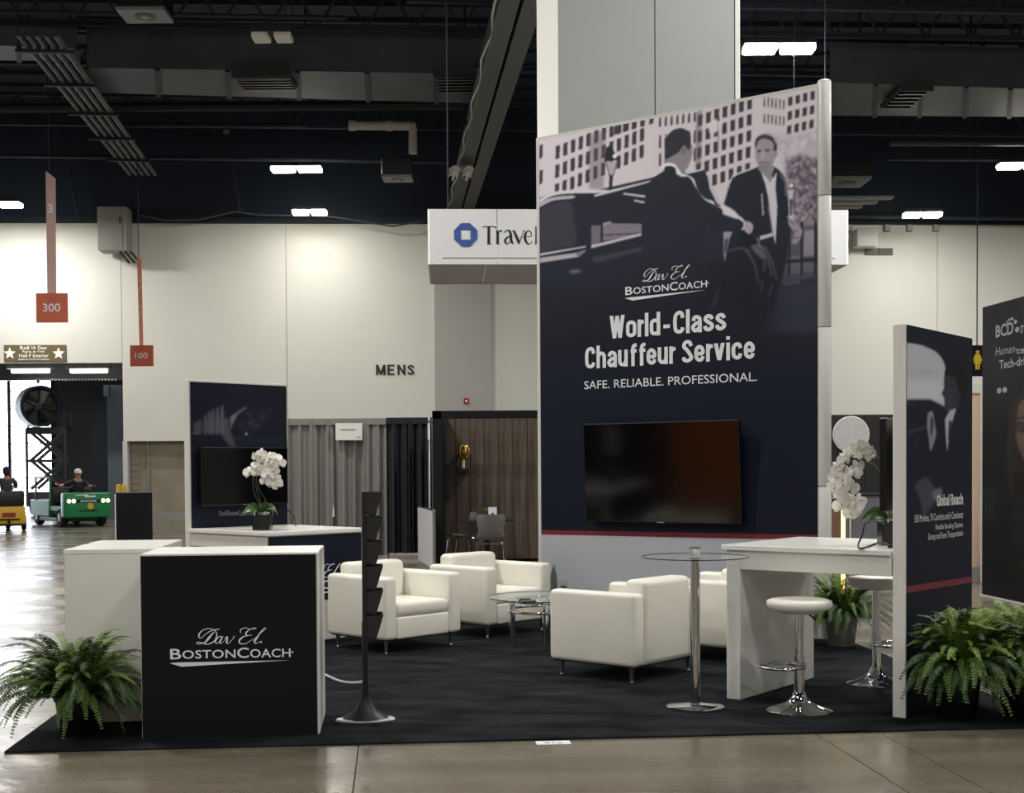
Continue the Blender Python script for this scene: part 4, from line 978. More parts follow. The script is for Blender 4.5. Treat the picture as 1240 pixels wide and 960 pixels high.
# the car: roof line, dark body, windows
DK = (34, 38, 50)
cv.poly(ka([(60, 845), (200, 795), (480, 785), (900, 690), (1000, 660), (1000, 1500), (60, 1500)]), DK, .5)
cv.curve(ka([(70, 850), (180, 795), (330, 778), (560, 778), (560, 800), (340, 805), (180, 822), (70, 880)]), (208, 204, 212), .5)
cv.curve(ka([(78, 870), (180, 832), (322, 820), (322, 842), (180, 858), (78, 905)]), (176, 172, 182), .5)
cv.poly(ka([(475, 815), (560, 788), (895, 708), (890, 722), (600, 800), (480, 830)]), (200, 196, 206), .4)
cv.poly(ka([(690, 800), (850, 820), (846, 836), (686, 812)]), (206, 204, 212), .4); cv.poly(ka([(768, 850), (845, 864), (842, 878), (766, 862)]), (206, 204, 212), .4)
cv.curve(kc([(80, 75), (180, 35), (300, 30), (330, 150), (345, 330), (200, 365), (80, 390)]), (62, 60, 70), 1.5, .8)
cv.poly(kc([(455, 200), (530, 195), (530, 320), (455, 350)]), (112, 106, 118), .6); cv.poly(kc([(540, 180), (822, 185), (820, 270), (540, 310)]), (128, 120, 132), .7)
cv.line(kc([(540, 268), (820, 255)]), 1.2, (44, 42, 54)); cv.line(kc([(530, 170), (530, 330)]), 1.6, (28, 30, 42)); cv.poly(kc([(540, 180), (600, 165), (600, 185), (540, 200)]), (150, 144, 154), .6)
cv.poly(kc([(455, 340), (820, 252), (820, 272), (455, 364)]), (190, 184, 194), .4)
cv.poly(kc([(80, 402), (418, 346), (418, 356), (80, 418)]), (206, 202, 210), .4); cv.poly(kc([(80, 432), (340, 396), (370, 425), (80, 470)]), (172, 168, 178), .6); cv.poly(kc([(340, 396), (418, 372), (418, 384), (370, 425)]), (120, 118, 130), .6)
cv.poly(kc([(460, 430), (830, 350), (830, 380), (480, 470)]), (66, 68, 80), 1.2, .8)
cv.ell(640 + 338 / 6, 240 + 532 / 6, 7.5, 2.6, (96, 98, 110), .8, 1, -.1)
# open car door behind the chauffeur
cv.poly(kb([(60, 660), (195, 628), (330, 930), (330, 1300), (60, 1300)]), (38, 42, 54), .5); cv.poly(kb([(60, 655), (190, 622), (195, 636), (60, 668)]), (206, 202, 210), .4)
cv.poly(kb([(215, 640), (260, 760), (330, 900), (290, 880), (235, 770)]), (196, 190, 200), .7)
cv.poly(kd([(110, 100), (180, 140), (110, 190)]), (140, 136, 148), .6); cv.line(kd([(110, 160), (185, 150)]), .9, (220, 218, 224)); cv.line(kd([(105, 190), (112, 300), (130, 420), (160, 575)]), 2, (190, 186, 196), .5); cv.poly(kd([(82, 360), (180, 338), (180, 354), (84, 376)]), (210, 206, 214), .4); cv.line(kd([(105, 315), (125, 345)]), 2.2, (190, 186, 196))
# traveller, in jacket with open collar
cv.curve(kb([(335, 880), (400, 700), (560, 620), (700, 610), (780, 690), (800, 800), (810, 960), (800, 1250), (740, 1500), (690, 1660), (560, 1640), (560, 1200), (420, 1100), (440, 960)]), (34, 38, 50), .6)
cv.curve(kb([(340, 880), (400, 695), (440, 670), (560, 625), (560, 612), (430, 660), (392, 690), (335, 870)]), (200, 196, 204), .4)
cv.poly(kb([(605, 640), (650, 660), (700, 690), (725, 640), (715, 760), (728, 900), (715, 1180), (690, 1080), (660, 830), (640, 740)]), (202, 198, 208), .6)
cv.poly(kb([(640, 660), (668, 715), (700, 640), (690, 700), (672, 725)]), (120, 114, 126), .6)
cv.curve(kb([(580, 620), (700, 610), (690, 660), (668, 705), (640, 680)]), (140, 134, 144), .6)
cv.curve(kb([(568, 470), (575, 420), (640, 395), (705, 430), (718, 500), (705, 570), (680, 625), (640, 640), (600, 620), (572, 560), (568, 520)]), (156, 148, 158), .5)
cv.curve(kb([(565, 480), (572, 410), (630, 368), (690, 380), (722, 430), (722, 500), (700, 490), (698, 440), (650, 408), (600, 415), (576, 460)]), (60, 58, 68), .5)
cv.curve(kb([(570, 400), (630, 362), (700, 378), (722, 430), (715, 440), (690, 395), (630, 378)]), (196, 192, 200), .4, .8)
cv.ell(820 + 596 / 6, 100 + 498 / 6, 2.6, 1.3, (62, 58, 66), .5); cv.ell(820 + 655 / 6, 100 + 492 / 6, 3, 1.3, (70, 66, 74), .5); cv.curve(kb([(612, 500), (628, 505), (632, 545), (612, 545)]), (176, 168, 178), .5)
cv.line(kb([(600, 578), (630, 582), (655, 575)]), 1, (90, 84, 94)); cv.curve(kb([(590, 590), (640, 588), (675, 570), (680, 620), (640, 638), (600, 622)]), (128, 122, 132), .8, .7); cv.ell(820 + 716 / 6, 100 + 520 / 6, 2, 4.5, (150, 142, 152), .5)
cv.line(kb([(615, 810), (625, 960)]), 1.8, (180, 176, 186)); cv.poly(kb([(730, 650), (790, 700), (800, 830), (785, 820), (778, 720)]), (120, 118, 130), .6, .8)
cv.line(kd([(660, 60), (700, 240)]), 1.2, (150, 148, 158)); cv.poly(kd([(600, 275), (695, 250), (698, 275), (600, 305)]), (196, 192, 202), .5)
cv.curve(kd([(800, 120), (830, 150), (900, 215), (905, 265), (870, 330), (830, 320), (850, 250), (810, 190)]), (150, 144, 156), .6); cv.line(kd([(835, 250), (875, 235)]), .8, (70, 66, 78)); cv.line(kd([(835, 290), (880, 285)]), .8, (70, 66, 78)); cv.line(kd([(800, 150), (850, 190)]), .8, (60, 58, 70))
# gap of light between the men
cv.poly(kd([(338, 210), (405, 235), (380, 300), (345, 470), (335, 400)]), (150, 146, 158), .6); cv.poly(kd([(345, 300), (375, 290), (360, 400), (340, 400)]), (70, 72, 84), .8)
# chauffeur seen from behind, arm reaching right
cv.curve(ka([(985, 640), (1000, 600), (1080, 610), (1160, 680), (1200, 760), (1300, 880), (1400, 950), (1560, 1010), (1590, 1060), (1540, 1080), (1380, 1080), (1290, 1040), (1290, 1500), (1260, 1900), (860, 1900), (850, 1500), (850, 900), (860, 760), (900, 700)]), (35, 39, 51), .5)
cv.curve(kb([(0, 640), (60, 665), (120, 700), (150, 780), (200, 840), (260, 860), (280, 890), (340, 910), (450, 975), (440, 985), (330, 920), (255, 880), (195, 845), (140, 770), (90, 690), (20, 680)]), (214, 212, 220), .35)
cv.curve(kd([(330, 60), (400, 95), (480, 150), (480, 175), (400, 110), (340, 80)]), (206, 204, 212), .4)
cv.curve(ka([(955, 640), (985, 590), (1050, 580), (1110, 640), (1080, 670), (1060, 615), (1000, 608)]), (226, 224, 230), .4)
cv.curve(ka([(985, 580), (1010, 540), (1080, 500), (1140, 430), (1190, 460), (1180, 560), (1140, 640), (1100, 640), (1060, 590)]), (138, 130, 140), .6)
cv.curve(ka([(990, 480), (995, 400), (1050, 345), (1110, 330), (1165, 355), (1180, 420), (1165, 490), (1130, 455), (1095, 500), (1050, 530), (1000, 555), (990, 520)]), (48, 47, 56), .5)
cv.ell(640 + 1127 / 6, 100 + 492 / 6, 3, 6, (120, 112, 122), .5, 1, .2)
cv.line(ka([(992, 400), (1050, 335), (1110, 322), (1160, 345)]), .9, (214, 210, 218), .4)
# hand with the bag
cv.curve(kd([(480, 165), (520, 170), (550, 195), (545, 240), (515, 262), (490, 232), (466, 228), (480, 200)]), (178, 172, 182), .5); cv.line(kd([(510, 175), (500, 230)]), .8, (110, 104, 116)); cv.line(kd([(535, 200), (520, 255)]), .8, (110, 104, 116))
cv.curve(kd([(300, 790), (330, 560), (375, 420), (450, 355), (520, 350), (600, 330), (660, 370), (700, 470), (730, 590), (720, 680), (640, 720), (540, 770), (420, 790)]), (30, 33, 44), .6)
cv.curve(kd([(460, 240), (500, 250), (600, 320), (590, 350), (520, 345), (440, 350)]), (26, 28, 38), .6)
for pts in ([(500, 380), (540, 430), (570, 500), (590, 620)], [(540, 345), (610, 410), (640, 470), (630, 520)], [(560, 340), (640, 360), (690, 460), (725, 590)], [(580, 380), (660, 440), (690, 560)], [(620, 600), (610, 680)], [(690, 630), (670, 700)]): cv.line(kd(pts), 2.0, (122, 120, 132), .9, .8)
cv.curve(kd([(540, 350), (600, 335), (640, 380), (650, 430), (600, 430), (560, 390)]), (112, 110, 122), 1.2, .7)
cv.line(kd([(380, 380), (460, 360), (530, 385)]), 2, (86, 86, 98), .8); cv.line(kd([(580, 290), (600, 340)]), 1.2, (170, 166, 176)); cv.line(kd([(370, 770), (520, 770), (640, 715)]), 1.2, (80, 82, 94), .6)
cv.poly(kd([(305, 640), (290, 800), (260, 790), (220, 810), (270, 720)]), (104, 104, 116), 1, .8); cv.poly(kd([(220, 800), (500, 810), (420, 900), (300, 880)]), (84, 86, 98), 2, .6)
# everything sinks into navy toward the lettering
tt = np.clip((cv.Y + .19 * (cv.X - 820) - 290) / 120, 0, 1)[..., None]; tt = tt * tt * (3 - 2 * tt); nb = np.array([21, 25, 36.]); keep = np.clip((cv.X - 900) / 70, 0, 1)[..., None] * .5
cv.a = cv.a * (1 - tt * (1 - keep) * .92) + nb * tt * (1 - keep) * .92
t2 = np.clip((cv.Y - 400) / 90, 0, 1)[..., None]; cv.a = cv.a * (1 - t2) + np.array([17, 22.5, 37.]) * t2
ZS = .89
build_print('picture', cv, fB, .012, WB_, 2.05, HB - .03, -.003, 320, 310, TB, 1.3)
MB().prism([(.012, ZS), (WB_, ZS + .03), (WB_, 2.05), (.012, 2.05)], -.003, .03).build('navy_panel', NAVY, TB)
zl = fB.uv(656, 655)[1]; zr = fB.uv(899, 657)[1] ; sl = (zr - zl) / (fB.uv(899, 657)[0]); 
MB().prism([(.012, ZS - .045), (WB_, ZS - .015), (WB_, ZS + .03), (.012, ZS)], -.004, .03).build('red_stripe', RED, TB)
MB().prism([(.012, 0), (WB_, 0), (WB_, ZS - .015), (.012, ZS - .045)], -.003, .03).build('grey_panel', GREYP, TB)
def ban_text(txt, l, r, top, bold, spacing=1.0):
    a = fB.uv(*l); b = fB.uv(*r); c = fB.uv(*top); m_ = MB(); put_text(m_, txt, a[0], (a[1] + b[1]) / 2, b[0], c[1], -.007, bold, spacing); m_.build('lettering', LETTER, TB)
def ban_strokes(txt, l, r, top):
    a = fB.uv(*l); b = fB.uv(*r); c = fB.uv(*top)
    for m_ in stroke_text(txt, a[0], (a[1] + b[1]) / 2, b[0], c[1], -.007): m_.build('letter', LETTER, TB)
ban_strokes('World-Class', (739, 411.5), (879.5, 399), (741, 382.5)); ban_strokes('Chauffeur Service', (709, 448), (914.5, 433), (711, 419.5))
ban_text('SAFE. RELIABLE. PROFESSIONAL.', (708, 472.5), (917, 460), (708, 461.5), .003)
a = fB.uv(757, 358); b = fB.uv(859, 350); put_logo(TB, a[0], b[0], fB.uv(765, 364)[1], -.006)
# television on the banner
a = fB.uv(710, 632, -.09); b = fB.uv(898, 634.5, -.09); c = fB.uv(707, 513, -.15)
tv('large black television mounted on the banner wall', fB.w(a[0], -.09, (a[1] + b[1]) / 2), aB, b[0] - a[0], c[1] - a[1] - .01, tilt=.06)

# ---- armchairs
def armchair(label, P, rz):
    t = thing('armchair', label, 'armchair', P, rz, 'white club armchairs'); W, D = .87, .77; hw, hd = W / 2, D / 2
    def cush(x0, x1, y0, y1, z0, z1, name, r=.035, puff=0.0):
        m_ = MB().rbox(x0, x1, y0, y1, z0, z1, r, 4); return m_.build(name, LEATHER, t, 50)
    cush(-hw, -hw + .135, -hd, hd, .115, .635, 'arm'); cush(hw - .135, hw, -hd, hd, .115, .635, 'arm')
    cush(-hw + .137, hw - .137, -hd + .012, hd - .02, .115, .30, 'base', .02)
    cush(-hw + .137, hw - .137, -hd + .008, hd - .19, .30, .415, 'seat_cushion', .04)
    bk = cush(-hw + .137, hw - .137, hd - .2, hd - .004, .118, .725, 'backrest', .045)
    for v in bk.data.vertices:
        if v.co.z > .3: v.co.y += (v.co.z - .3) * .02
    for sx in (-1, 1):
        for sy in (-1, 1):
            m_ = MB().lathe([(.011, 0), (.014, .004), (.012, .012), (.022, .115)], 12, (sx * (hw - .065), sy * (hd - .07))); m_.build('leg', CHROME, t, 40)
    MB().box(-hw + .03, hw - .03, -hd + .03, hd - .03, .108, .116).build('dust_cover', BLACK, t)
    return t
def chair_front(c, wdir, label):
    w_ = Vector((wdir[0], wdir[1], 0)).normalized(); y = Vector((-w_.y, w_.x, 0)); P = Vector((c[0], c[1], CZ)) + w_ * .435 + y * .385
    return armchair(label, P, math.atan2(w_.y, w_.x))
def chair_back(c, ddir, label):
    d = Vector((ddir[0], ddir[1], 0)).normalized(); w_ = Vector((d.y, -d.x, 0)); P = Vector((c[0], c[1], CZ)) + w_ * .435 + d * .385
    return armchair(label, P, math.atan2(-d.x, d.y) + 0.0 if False else math.atan2(d.y, d.x) + math.pi / 2)
chair_front((-1.042, 10.951), (.692, .722), 'white armchair partly hidden by the black brochure stand')
chair_front((-.221, 11.968), (.68, .733), 'white armchair behind the glass coffee table')
chair_back((.854, 9.401), (-.764, .645), 'white armchair seen from behind, nearest the glass cocktail table')
chair_back((1.69, 10.37), (-.764, .645), 'white armchair half hidden behind the right bar table leg')

# ---- coffee table
P = Vector((.293, 11.404, CZ)); t = thing('coffee_table', 'round glass coffee table with chrome legs between the armchairs', 'table', P)
TG = mat('table_glass', (206, 222, 216), .02, spec=.8, alpha=.22); GEDGE = mat('glass_edge', (34, 44, 44), .1)
MB().lathe([(.497, .425), (.5, .428), (.5, .434), (.497, .437)], 48).build('glass_top', TG, t, 30)
MB().tube([(.501 * math.cos(k * math.pi / 24), .501 * math.sin(k * math.pi / 24), .431) for k in range(48)], .0045, 6, closed=True).build('glass_rim', GEDGE, t, 60)
for k in range(4):
    a = math.atan2(.158 + .0, -.297) + k * math.pi / 2 + .0; a = math.radians(176) + k * math.pi / 2
    MB().tube([(.297 * math.cos(a), .297 * math.sin(a), 0), (.297 * math.cos(a), .297 * math.sin(a), .425)], .027, 12).build('leg', CHROME, t, 40)
for r, z in ((.33, .32), (.31, .405)): MB().tube([(r * math.cos(k * math.pi / 16), r * math.sin(k * math.pi / 16), z) for k in range(32)], .012, 6, closed=True).build('ring', CHROME, t, 60)
q = G(638, 729, .437 + CZ); t = thing('phone_cradle', 'small black gadget lying on the glass coffee table', 'gadget', (q.x, q.y, .438 + CZ), .3)
MB().rbox(-.06, .06, -.07, -.02, 0, .015, .006).build('body', BLACK, t); MB().tube([(.06, -.02, .01), (.02, .05, .012), (-.05, .06, .01), (-.03, .1, .01), (.06, .1, .012)], .009, 6).build('cord', BLACK, t)
MB().box(-.05, .05, -.062, -.028, .015, .017).build('face', STEEL, t)
q = Vector((.36, 11.7, .438 + CZ)); t = thing('bottle', 'grey bottle standing on the coffee table by the armchair', 'bottle', q)
BOT = mat('bottle_grey', (84, 92, 92), .25, trans=.3)
MB().lathe([(.028, 0), (.031, .01), (.031, .13), (.024, .17), (.012, .205), (.012, .225)], 16).build('body', BOT, t, 40); MB().lathe([(.015, .225), (.016, .23), (.016, .248), (.013, .25)], 12).build('cap', STEEL, t, 40)
q = Vector((.44, 11.62, .438 + CZ)); t = thing('tumbler', 'short clear drinking glass beside the grey bottle', 'glass', q)
MB().lathe([(.03, 0), (.036, .11), (.034, .11), (.028, .008)], 18).build('bowl', GLASS, t, 50); MB().lathe([(.029, .008), (.033, .07)], 16).build('drink', mat('drink', (150, 160, 120), .1, trans=.7), t)

# ---- brochure stand
P = G(445, 872, CZ); t = thing('brochure_stand', 'black zigzag brochure stand between the counter and an armchair', 'brochure stand', P, math.radians(97))
# local x runs away from camera, local y to the left in the picture
ST = mat('stand_black', (17, 18, 20), .45)
MB().box(-.11, .11, .0, .025, .45, 1.395).build('spine', ST, t)
for k in range(6):
    zb = .505 + k * .148
    m_ = MB(); m_.prism([], 0, 0) if False else None
    pr = [(-.0, zb + .012), (-.055, zb), (-.10, zb + .148), (-.094, zb + .148), (-.05, zb + .015), (0, zb + .03)]
    vs = [(-.11, p[0], p[1]) for p in pr] + [(.11, p[0], p[1]) for p in pr]; n = len(pr)
    pk_ = MB().add(vs, [tuple(range(n)), tuple(range(2 * n - 1, n - 1, -1))] + [(i, i + n, (i + 1) % n + n, (i + 1) % n) for i in range(n)])
    pk_ = pk_.build('pocket', ST, t)
    for xx in (-.109, .107): MB().add([(xx, -.003, zb + .02), (xx, -.055, zb + .01), (xx, -.096, zb + .146), (xx, -.003, zb + .146), (xx + .002, -.003, zb + .02), (xx + .002, -.055, zb + .01), (xx + .002, -.096, zb + .146), (xx + .002, -.003, zb + .146)], [(0, 1, 2, 3), (7, 6, 5, 4), (0, 4, 5, 1), (1, 5, 6, 2), (2, 6, 7, 3), (3, 7, 4, 0)]).build('pocket_side', mat('smoky_side', (40, 41, 43), .3), pk_)
MB().tube([(0, .012, .1), (0, .012, .6)], .019, 10).build('pole', ST, t, 40)
o = MB().lathe([(.15, .012), (.125, .03), (.07, .06), (.035, .11), (.021, .18), (.019, .22)], 24, (0, .012)).build('flared_foot', ST, t, 50); o.scale = (.62, 1, 1)
o = MB().lathe([(.18, 0), (.182, .006), (.175, .014), (.12, .02)], 28, (0, .012)).build('base_plate', mat('silver_paint', (196, 198, 198), .35, metal=.3), t, 40); o.scale = (.5, 1, 1)
# ---- cocktail table
P = G(842, 857, CZ); t = thing('cocktail_table', 'tall round glass cocktail table on a chrome pole', 'table', P)
MB().lathe([(.178, 0), (.184, .004), (.184, .012), (.17, .02), (.04, .026)], 40).build('base', CHROME, t, 40)
MB().tube([(0, 0, .02), (0, 0, .955)], .031, 20).build('pole', CHROME, t, 40)
MB().lathe([(.033, .935), (.033, .955)], 20).build('collar', BLACK, [c_ for c_ in t.children if c_.name.startswith('pole')][0])
MB().lathe([(.333, .957), (.336, .96), (.336, .965), (.333, .968)], 56).build('glass_top', TG, t, 30)
MB().tube([(.337 * math.cos(k * math.pi / 28), .337 * math.sin(k * math.pi / 28), .9625) for k in range(56)], .0035, 6, closed=True).build('glass_rim', GEDGE, t, 60)
MB().lathe([(.03, .968), (.034, .985), (.04, 1.015), (.03, 1.022)], 20).build('cap', CHROME, t, 40)
# ---- stools
def stool(label, P, zs, fr):
    t = thing('bar_stool', label, 'stool', P, fr, 'white bar stools')
    MB().lathe([(.15, zs - .075), (.19, zs - .06), (.205, zs - .035), (.2, zs - .012), (.17, zs - .002), (.08, zs - .008), (0.01, zs - .012)], 32).build('seat', LEATHER, t, 60)
    MB().lathe([(.14, zs - .085), (.14, zs - .074)], 24).build('seat_plate', STEEL, t)
    MB().tube([(0, 0, .07), (0, 0, zs - .08)], .027, 16).build('pole', CHROME, t, 40)
    MB().tube([(0, 0, .04), (0, 0, zs * .5)], .033, 16).build('sleeve', CHROME, t, 40)
    MB().lathe([(.205, 0), (.205, .006), (.19, .016), (.13, .035), (.08, .055), (.05, .085), (.037, .12)], 36).build('base', CHROME, t, 50)
    pts = [(-.05 - .13 + .135 * math.cos(a), .135 * math.sin(a) , .285) for a in [k * math.pi / 12 for k in range(24)]]
    MB().tube([(p[0] + .06, p[1], p[2]) for p in pts], .011, 8, closed=True).build('footrest', CHROME, t, 60)
    MB().lathe([(.04, .265), (.042, .275), (.042, .3), (.04, .31)], 16).build('footrest_clamp', CHROME, t, 40)
    MB().tube([(.03, .0, zs - .09), (.07, .02, zs - .1), (.12, .03, zs - .14)], .006, 6).build('height_lever', BLACK, t)
stool('white bar stool standing in front of the right bar table', G(968, 861, CZ), .705, .15)
stool('white bar stool half hidden behind the white edge of the right display panel', G(1061, 828, CZ), .755, 2.6)
# ================================================================== PLANTS
def leafmat(name, c, v=.25):
    m = mat(name, c, .5, var=v, vscale=8, spec=.3); return m
LEAF = [leafmat('fern_green', (74, 102, 42)), leafmat('fern_light', (114, 142, 60)), leafmat('fern_dark', (46, 70, 34))]
STEM = mat('fern_stem', (88, 92, 48), .6)
POT = mat('black_pot', (15, 15, 17), .45)
def frond_mesh(L, rise, droop, seed, m, wide=.055):
    rg = random.Random(seed); mb = MB(); n = 34; pts = []
    for k in range(n + 1):
        s = k / n; x = L * (s - .12 * s * s * droop); z = rise * math.sin(min(1, s * 1.1) * 1.7) - droop * .34 * L * s ** 2.4; pts.append(Vector((x, .03 * L * math.sin(s * 3 + seed), z)))
    mb.tube(pts[::3], [.0035 * (1 - .75 * k / (len(pts[::3]) - 1)) for k in range(len(pts[::3]))], 4, 1)
    for k in range(3, n + 1):
        s = k / n; p = pts[k]; t = (pts[min(n, k + 1)] - pts[k - 1]).normalized(); side = t.cross(Vector((0, 0, 1))).normalized(); up = side.cross(t)
        l = wide * (min(1, .35 + s * 2.2) if s < .4 else 1) * (1 - max(0, s - .35) ** 1.4 * 1.45); l = max(.006, l) * rg.uniform(.85, 1.15); wd = L / n * .42
        for sg in (-1, 1):
            d = (side * sg + t * .35 - up * rg.uniform(.1, .45)).normalized()
            mid = p + d * l * .5 + up * l * .08; tip = p + d * l - up * l * .12
            mb.add([p - t * wd * .5, mid - t * wd, tip, mid + t * wd, p + t * wd * .5], [(0, 1, 3, 4), (1, 2, 3)] if sg > 0 else [(4, 3, 1, 0), (3, 2, 1)], 0)
    return mb.mesh('frond', [m, STEM])
FV = [frond_mesh(.52, .24, 1.1, 1, LEAF[0]), frond_mesh(.46, .26, .7, 2, LEAF[1]), frond_mesh(.56, .16, 1.25, 3, LEAF[0]), frond_mesh(.5, .10, 1.35, 4, LEAF[2]), frond_mesh(.36, .34, .35, 5, LEAF[1]), frond_mesh(.44, .30, .5, 6, LEAF[2]), frond_mesh(.58, .22, 1.0, 7, LEAF[2])]
FNP = []
for m_ in FV:
    a_ = np.zeros(len(m_.vertices) * 3); m_.vertices.foreach_get('co', a_); FNP.append(a_.reshape(-1, 3))
def fern(label, P, n, sc, seed, pot_h=.2, pot_r=.13, potm=POT, walls=()):
    t = thing('potted_fern', label, 'fern', P, seed * 1.3, 'potted ferns'); rg = random.Random(seed)
    MB().lathe([(pot_r * .75, 0), (pot_r * .78, .005), (pot_r, pot_h - .03), (pot_r * 1.06, pot_h - .03), (pot_r * 1.06, pot_h), (pot_r * .95, pot_h), (pot_r * .9, pot_h - .03)], 24, cap=False).build('pot', potm, t, 40)
    MB().lathe([(.001, pot_h - .035), (pot_r * .95, pot_h - .03)], 20, cap=False).build('soil', mat('soil', (38, 30, 24), .95), t)
    for k in range(n):
        az = 2 * math.pi * (k * .381966 + rg.uniform(-.03, .03)); ring = (k % 3)
        v = rg.choice([0, 2, 3, 6]) if ring == 0 else (rg.choice([0, 1, 6, 5]) if ring == 1 else rg.choice([4, 5, 1]))
        o = bpy.data.objects.new('frond', FV[v]); COL.objects.link(o); o.parent = t
        s = sc * rg.uniform(.8, 1.12); o.location = (.35 * pot_r * math.cos(az), .35 * pot_r * math.sin(az), pot_h - .03); rx, ry = rg.uniform(-.25, .25), rg.uniform(-.12, .22) - (.35 if ring == 2 else 0); V = FNP[v]; B0 = np.array(t.location); ok = False
        for _ in range(14):                      # fronds stop short of the floor and of the walls beside them
            Mx = np.array((Matrix.Rotation(t.rotation_euler.z, 4, 'Z') @ Matrix.Translation(o.location) @ Matrix.Rotation(az, 4, 'Z') @ Matrix.Rotation(ry, 4, 'Y') @ Matrix.Rotation(rx, 4, 'X') @ Matrix.Scale(s, 4)))
            Wv = V @ Mx[:3, :3].T + Mx[:3, 3] + B0
            low = Wv[:, 2].min() < CZ + .004; hit = any((((Wv[:, 0] - q_[0]) * n_[0] + (Wv[:, 1] - q_[1]) * n_[1]) < .004).any() for q_, n_ in walls)
            if not low and not hit: ok = True; break
            if low: ry -= .14
            if hit: s *= .87; ry -= .06
        if not ok: bpy.data.objects.remove(o); continue
        o.rotation_euler = (rx, ry, az); o.scale = (s, s, s)
    return t
fern('bushy potted fern on the carpet corner left of the reception counter', G(95, 886, CZ), 180, .96, 3, .22, .13, POT, ((BW(0, .80), -bv), (BW(.692, 0), -bu)))
fern('full potted fern in front of the right display panel', G(1158, 868, CZ), 230, .98, 5, .30, .15, POT, ((fR.w(0, -.096, 0), -fR.ey),))
fern('potted fern cut by the right edge of the picture', G(1238, 866, CZ), 170, .98, 8, .30, .15, POT, ((fR.w(0, -.096, 0), -fR.ey),))
fern('potted fern behind the right bar table beside the banner pole', Vector((2.80, 11.40, CZ)), 150, .9, 11, .26, .14, mat('grey_pot', (120, 120, 118), .4), ((fB.w(0, -.03, 0), -fB.ey),))

PETAL = mat('orchid_white', (240, 238, 234), .5, var=.03); LIP = mat('orchid_lip', (222, 212, 180), .5); OLEAF = mat('orchid_leaf', (66, 96, 44), .35, var=.2); OSTEM = mat('orchid_stem', (74, 88, 56), .5)
def blossom_mesh():
    mb = MB()
    def petal(a, L, W, lift):
        ca, sa = math.cos(a), math.sin(a); vs = []; n = 10
        for k in range(n):
            b = 2 * math.pi * k / n; x = L * .52 + L * .48 * math.cos(b); y = W * .5 * math.sin(b); z = lift + .25 * (x / L) ** 2 * L - .6 * y * y / W
            vs.append((x * ca - y * sa, z, x * sa + y * ca))
        vs.append((L * .5 * ca, lift - .002, L * .5 * sa)); mb.add(vs, [(k, (k + 1) % n, n) for k in range(n)], 0)
    for a in (math.pi / 2, math.radians(218), math.radians(322)): petal(a, .042, .03, .002)
    for a in (math.radians(8), math.radians(172)): petal(a, .046, .05, -.002)
    mb.ball((0, -.012, -.008), .011, 8, 5, 1, (1, 1.2, .8))
    return mb.mesh('blossom', [PETAL, LIP], 60)
BLO = blossom_mesh()
def orchid(label, P, stems, blooms, leaves, pot, seed, bs=1.0):
    t = thing('orchid', label, 'orchid', P, 0, 'potted orchids'); rg = random.Random(seed); w_, h_ = pot
    MB().rbox(-w_ / 2, w_ / 2, -w_ / 2, w_ / 2, 0, h_, .006).build('pot', mat('black_glass_pot', (16, 17, 18), .15), t)
    for k in range(9):
        a = rg.uniform(0, 6.28); r = rg.uniform(.01, w_ * .5); MB().ball((r * math.cos(a), r * math.sin(a), h_ + .004), .016, 7, 5, 0, (1, 1, .7)).build('pebble', mat('pebble', (188, 184, 172), .6), t)
    for s in stems: MB().tube([tuple(c) for c in catmull(s, 5)], .0035, 6).build('stem', OSTEM, t, 60)
    for (az, L, W, el) in leaves:
        vs = []; fs = []; n = 8
        for k in range(n + 1):
            s = k / n; x = L * s; z = h_ + L * (el * s - 1.1 * el * s ** 2.2); ww = W * math.sin(math.pi * min(1, .12 + s * .88)) ** .7 * .5
            for q in (-1, -.5, 0, .5, 1): vs.append((x * math.cos(az) - q * ww * math.sin(az) * .6, x * math.sin(az) + q * ww * math.cos(az) * .6, z + abs(q) * .25 * ww + q * ww * .75 * (1 if math.sin(az * 3) > 0 else -1)))
        for k in range(n):
            for q in range(4): fs.append((k * 5 + q, (k + 1) * 5 + q, (k + 1) * 5 + q + 1, k * 5 + q + 1))
        MB().add(vs, fs).build('leaf', OLEAF, t, 60)
    for p in blooms:
        o = bpy.data.objects.new('blossom', BLO); COL.objects.link(o); o.parent = t; o.location = p; s = bs * rg.uniform(.9, 1.15); o.scale = (s, s, s); o.rotation_euler = (rg.uniform(-.5, .3), rg.uniform(-.5, .5), rg.uniform(-.7, .7))
    return t
# orchid on the left bar table
Yo = 11.95; P = AT(318, 637, Yo); P.z = 1.0 + .002
def rel(px, py, Y): return tuple(AT(px, py, Y) - P)
q = lambda x, y, d=0: rel(280 + x / 8, 530 + y / 8, Yo + d)
bl = [(180, 330), (240, 190), (290, 160), (250, 280), (310, 220), (330, 300), (380, 190), (430, 210), (475, 245), (400, 260), (350, 350), (420, 310), (330, 420), (390, 430), (435, 380), (440, 450), (290, 320), (400, 390)]
orchid('white orchid in a black cube pot on the left bar table', P, [[q(300, 690), q(220, 520, .02), q(215, 330), q(300, 250), q(430, 350), q(440, 450)], [q(310, 690), q(240, 480), q(230, 340), q(330, 210), q(475, 240)], [q(320, 690), q(330, 600), q(265, 490), q(250, 330), q(380, 200)]], [q(a, b, RND.uniform(-.05, .05)) for a, b in bl], [(3.5, .19, .085, .9), (2.9, .16, .08, 1.5), (.1, .14, .075, 1.5), (5.6, .15, .075, 1.9), (4.4, .15, .08, 1.3)], (.155, .145), 4, 1.3)
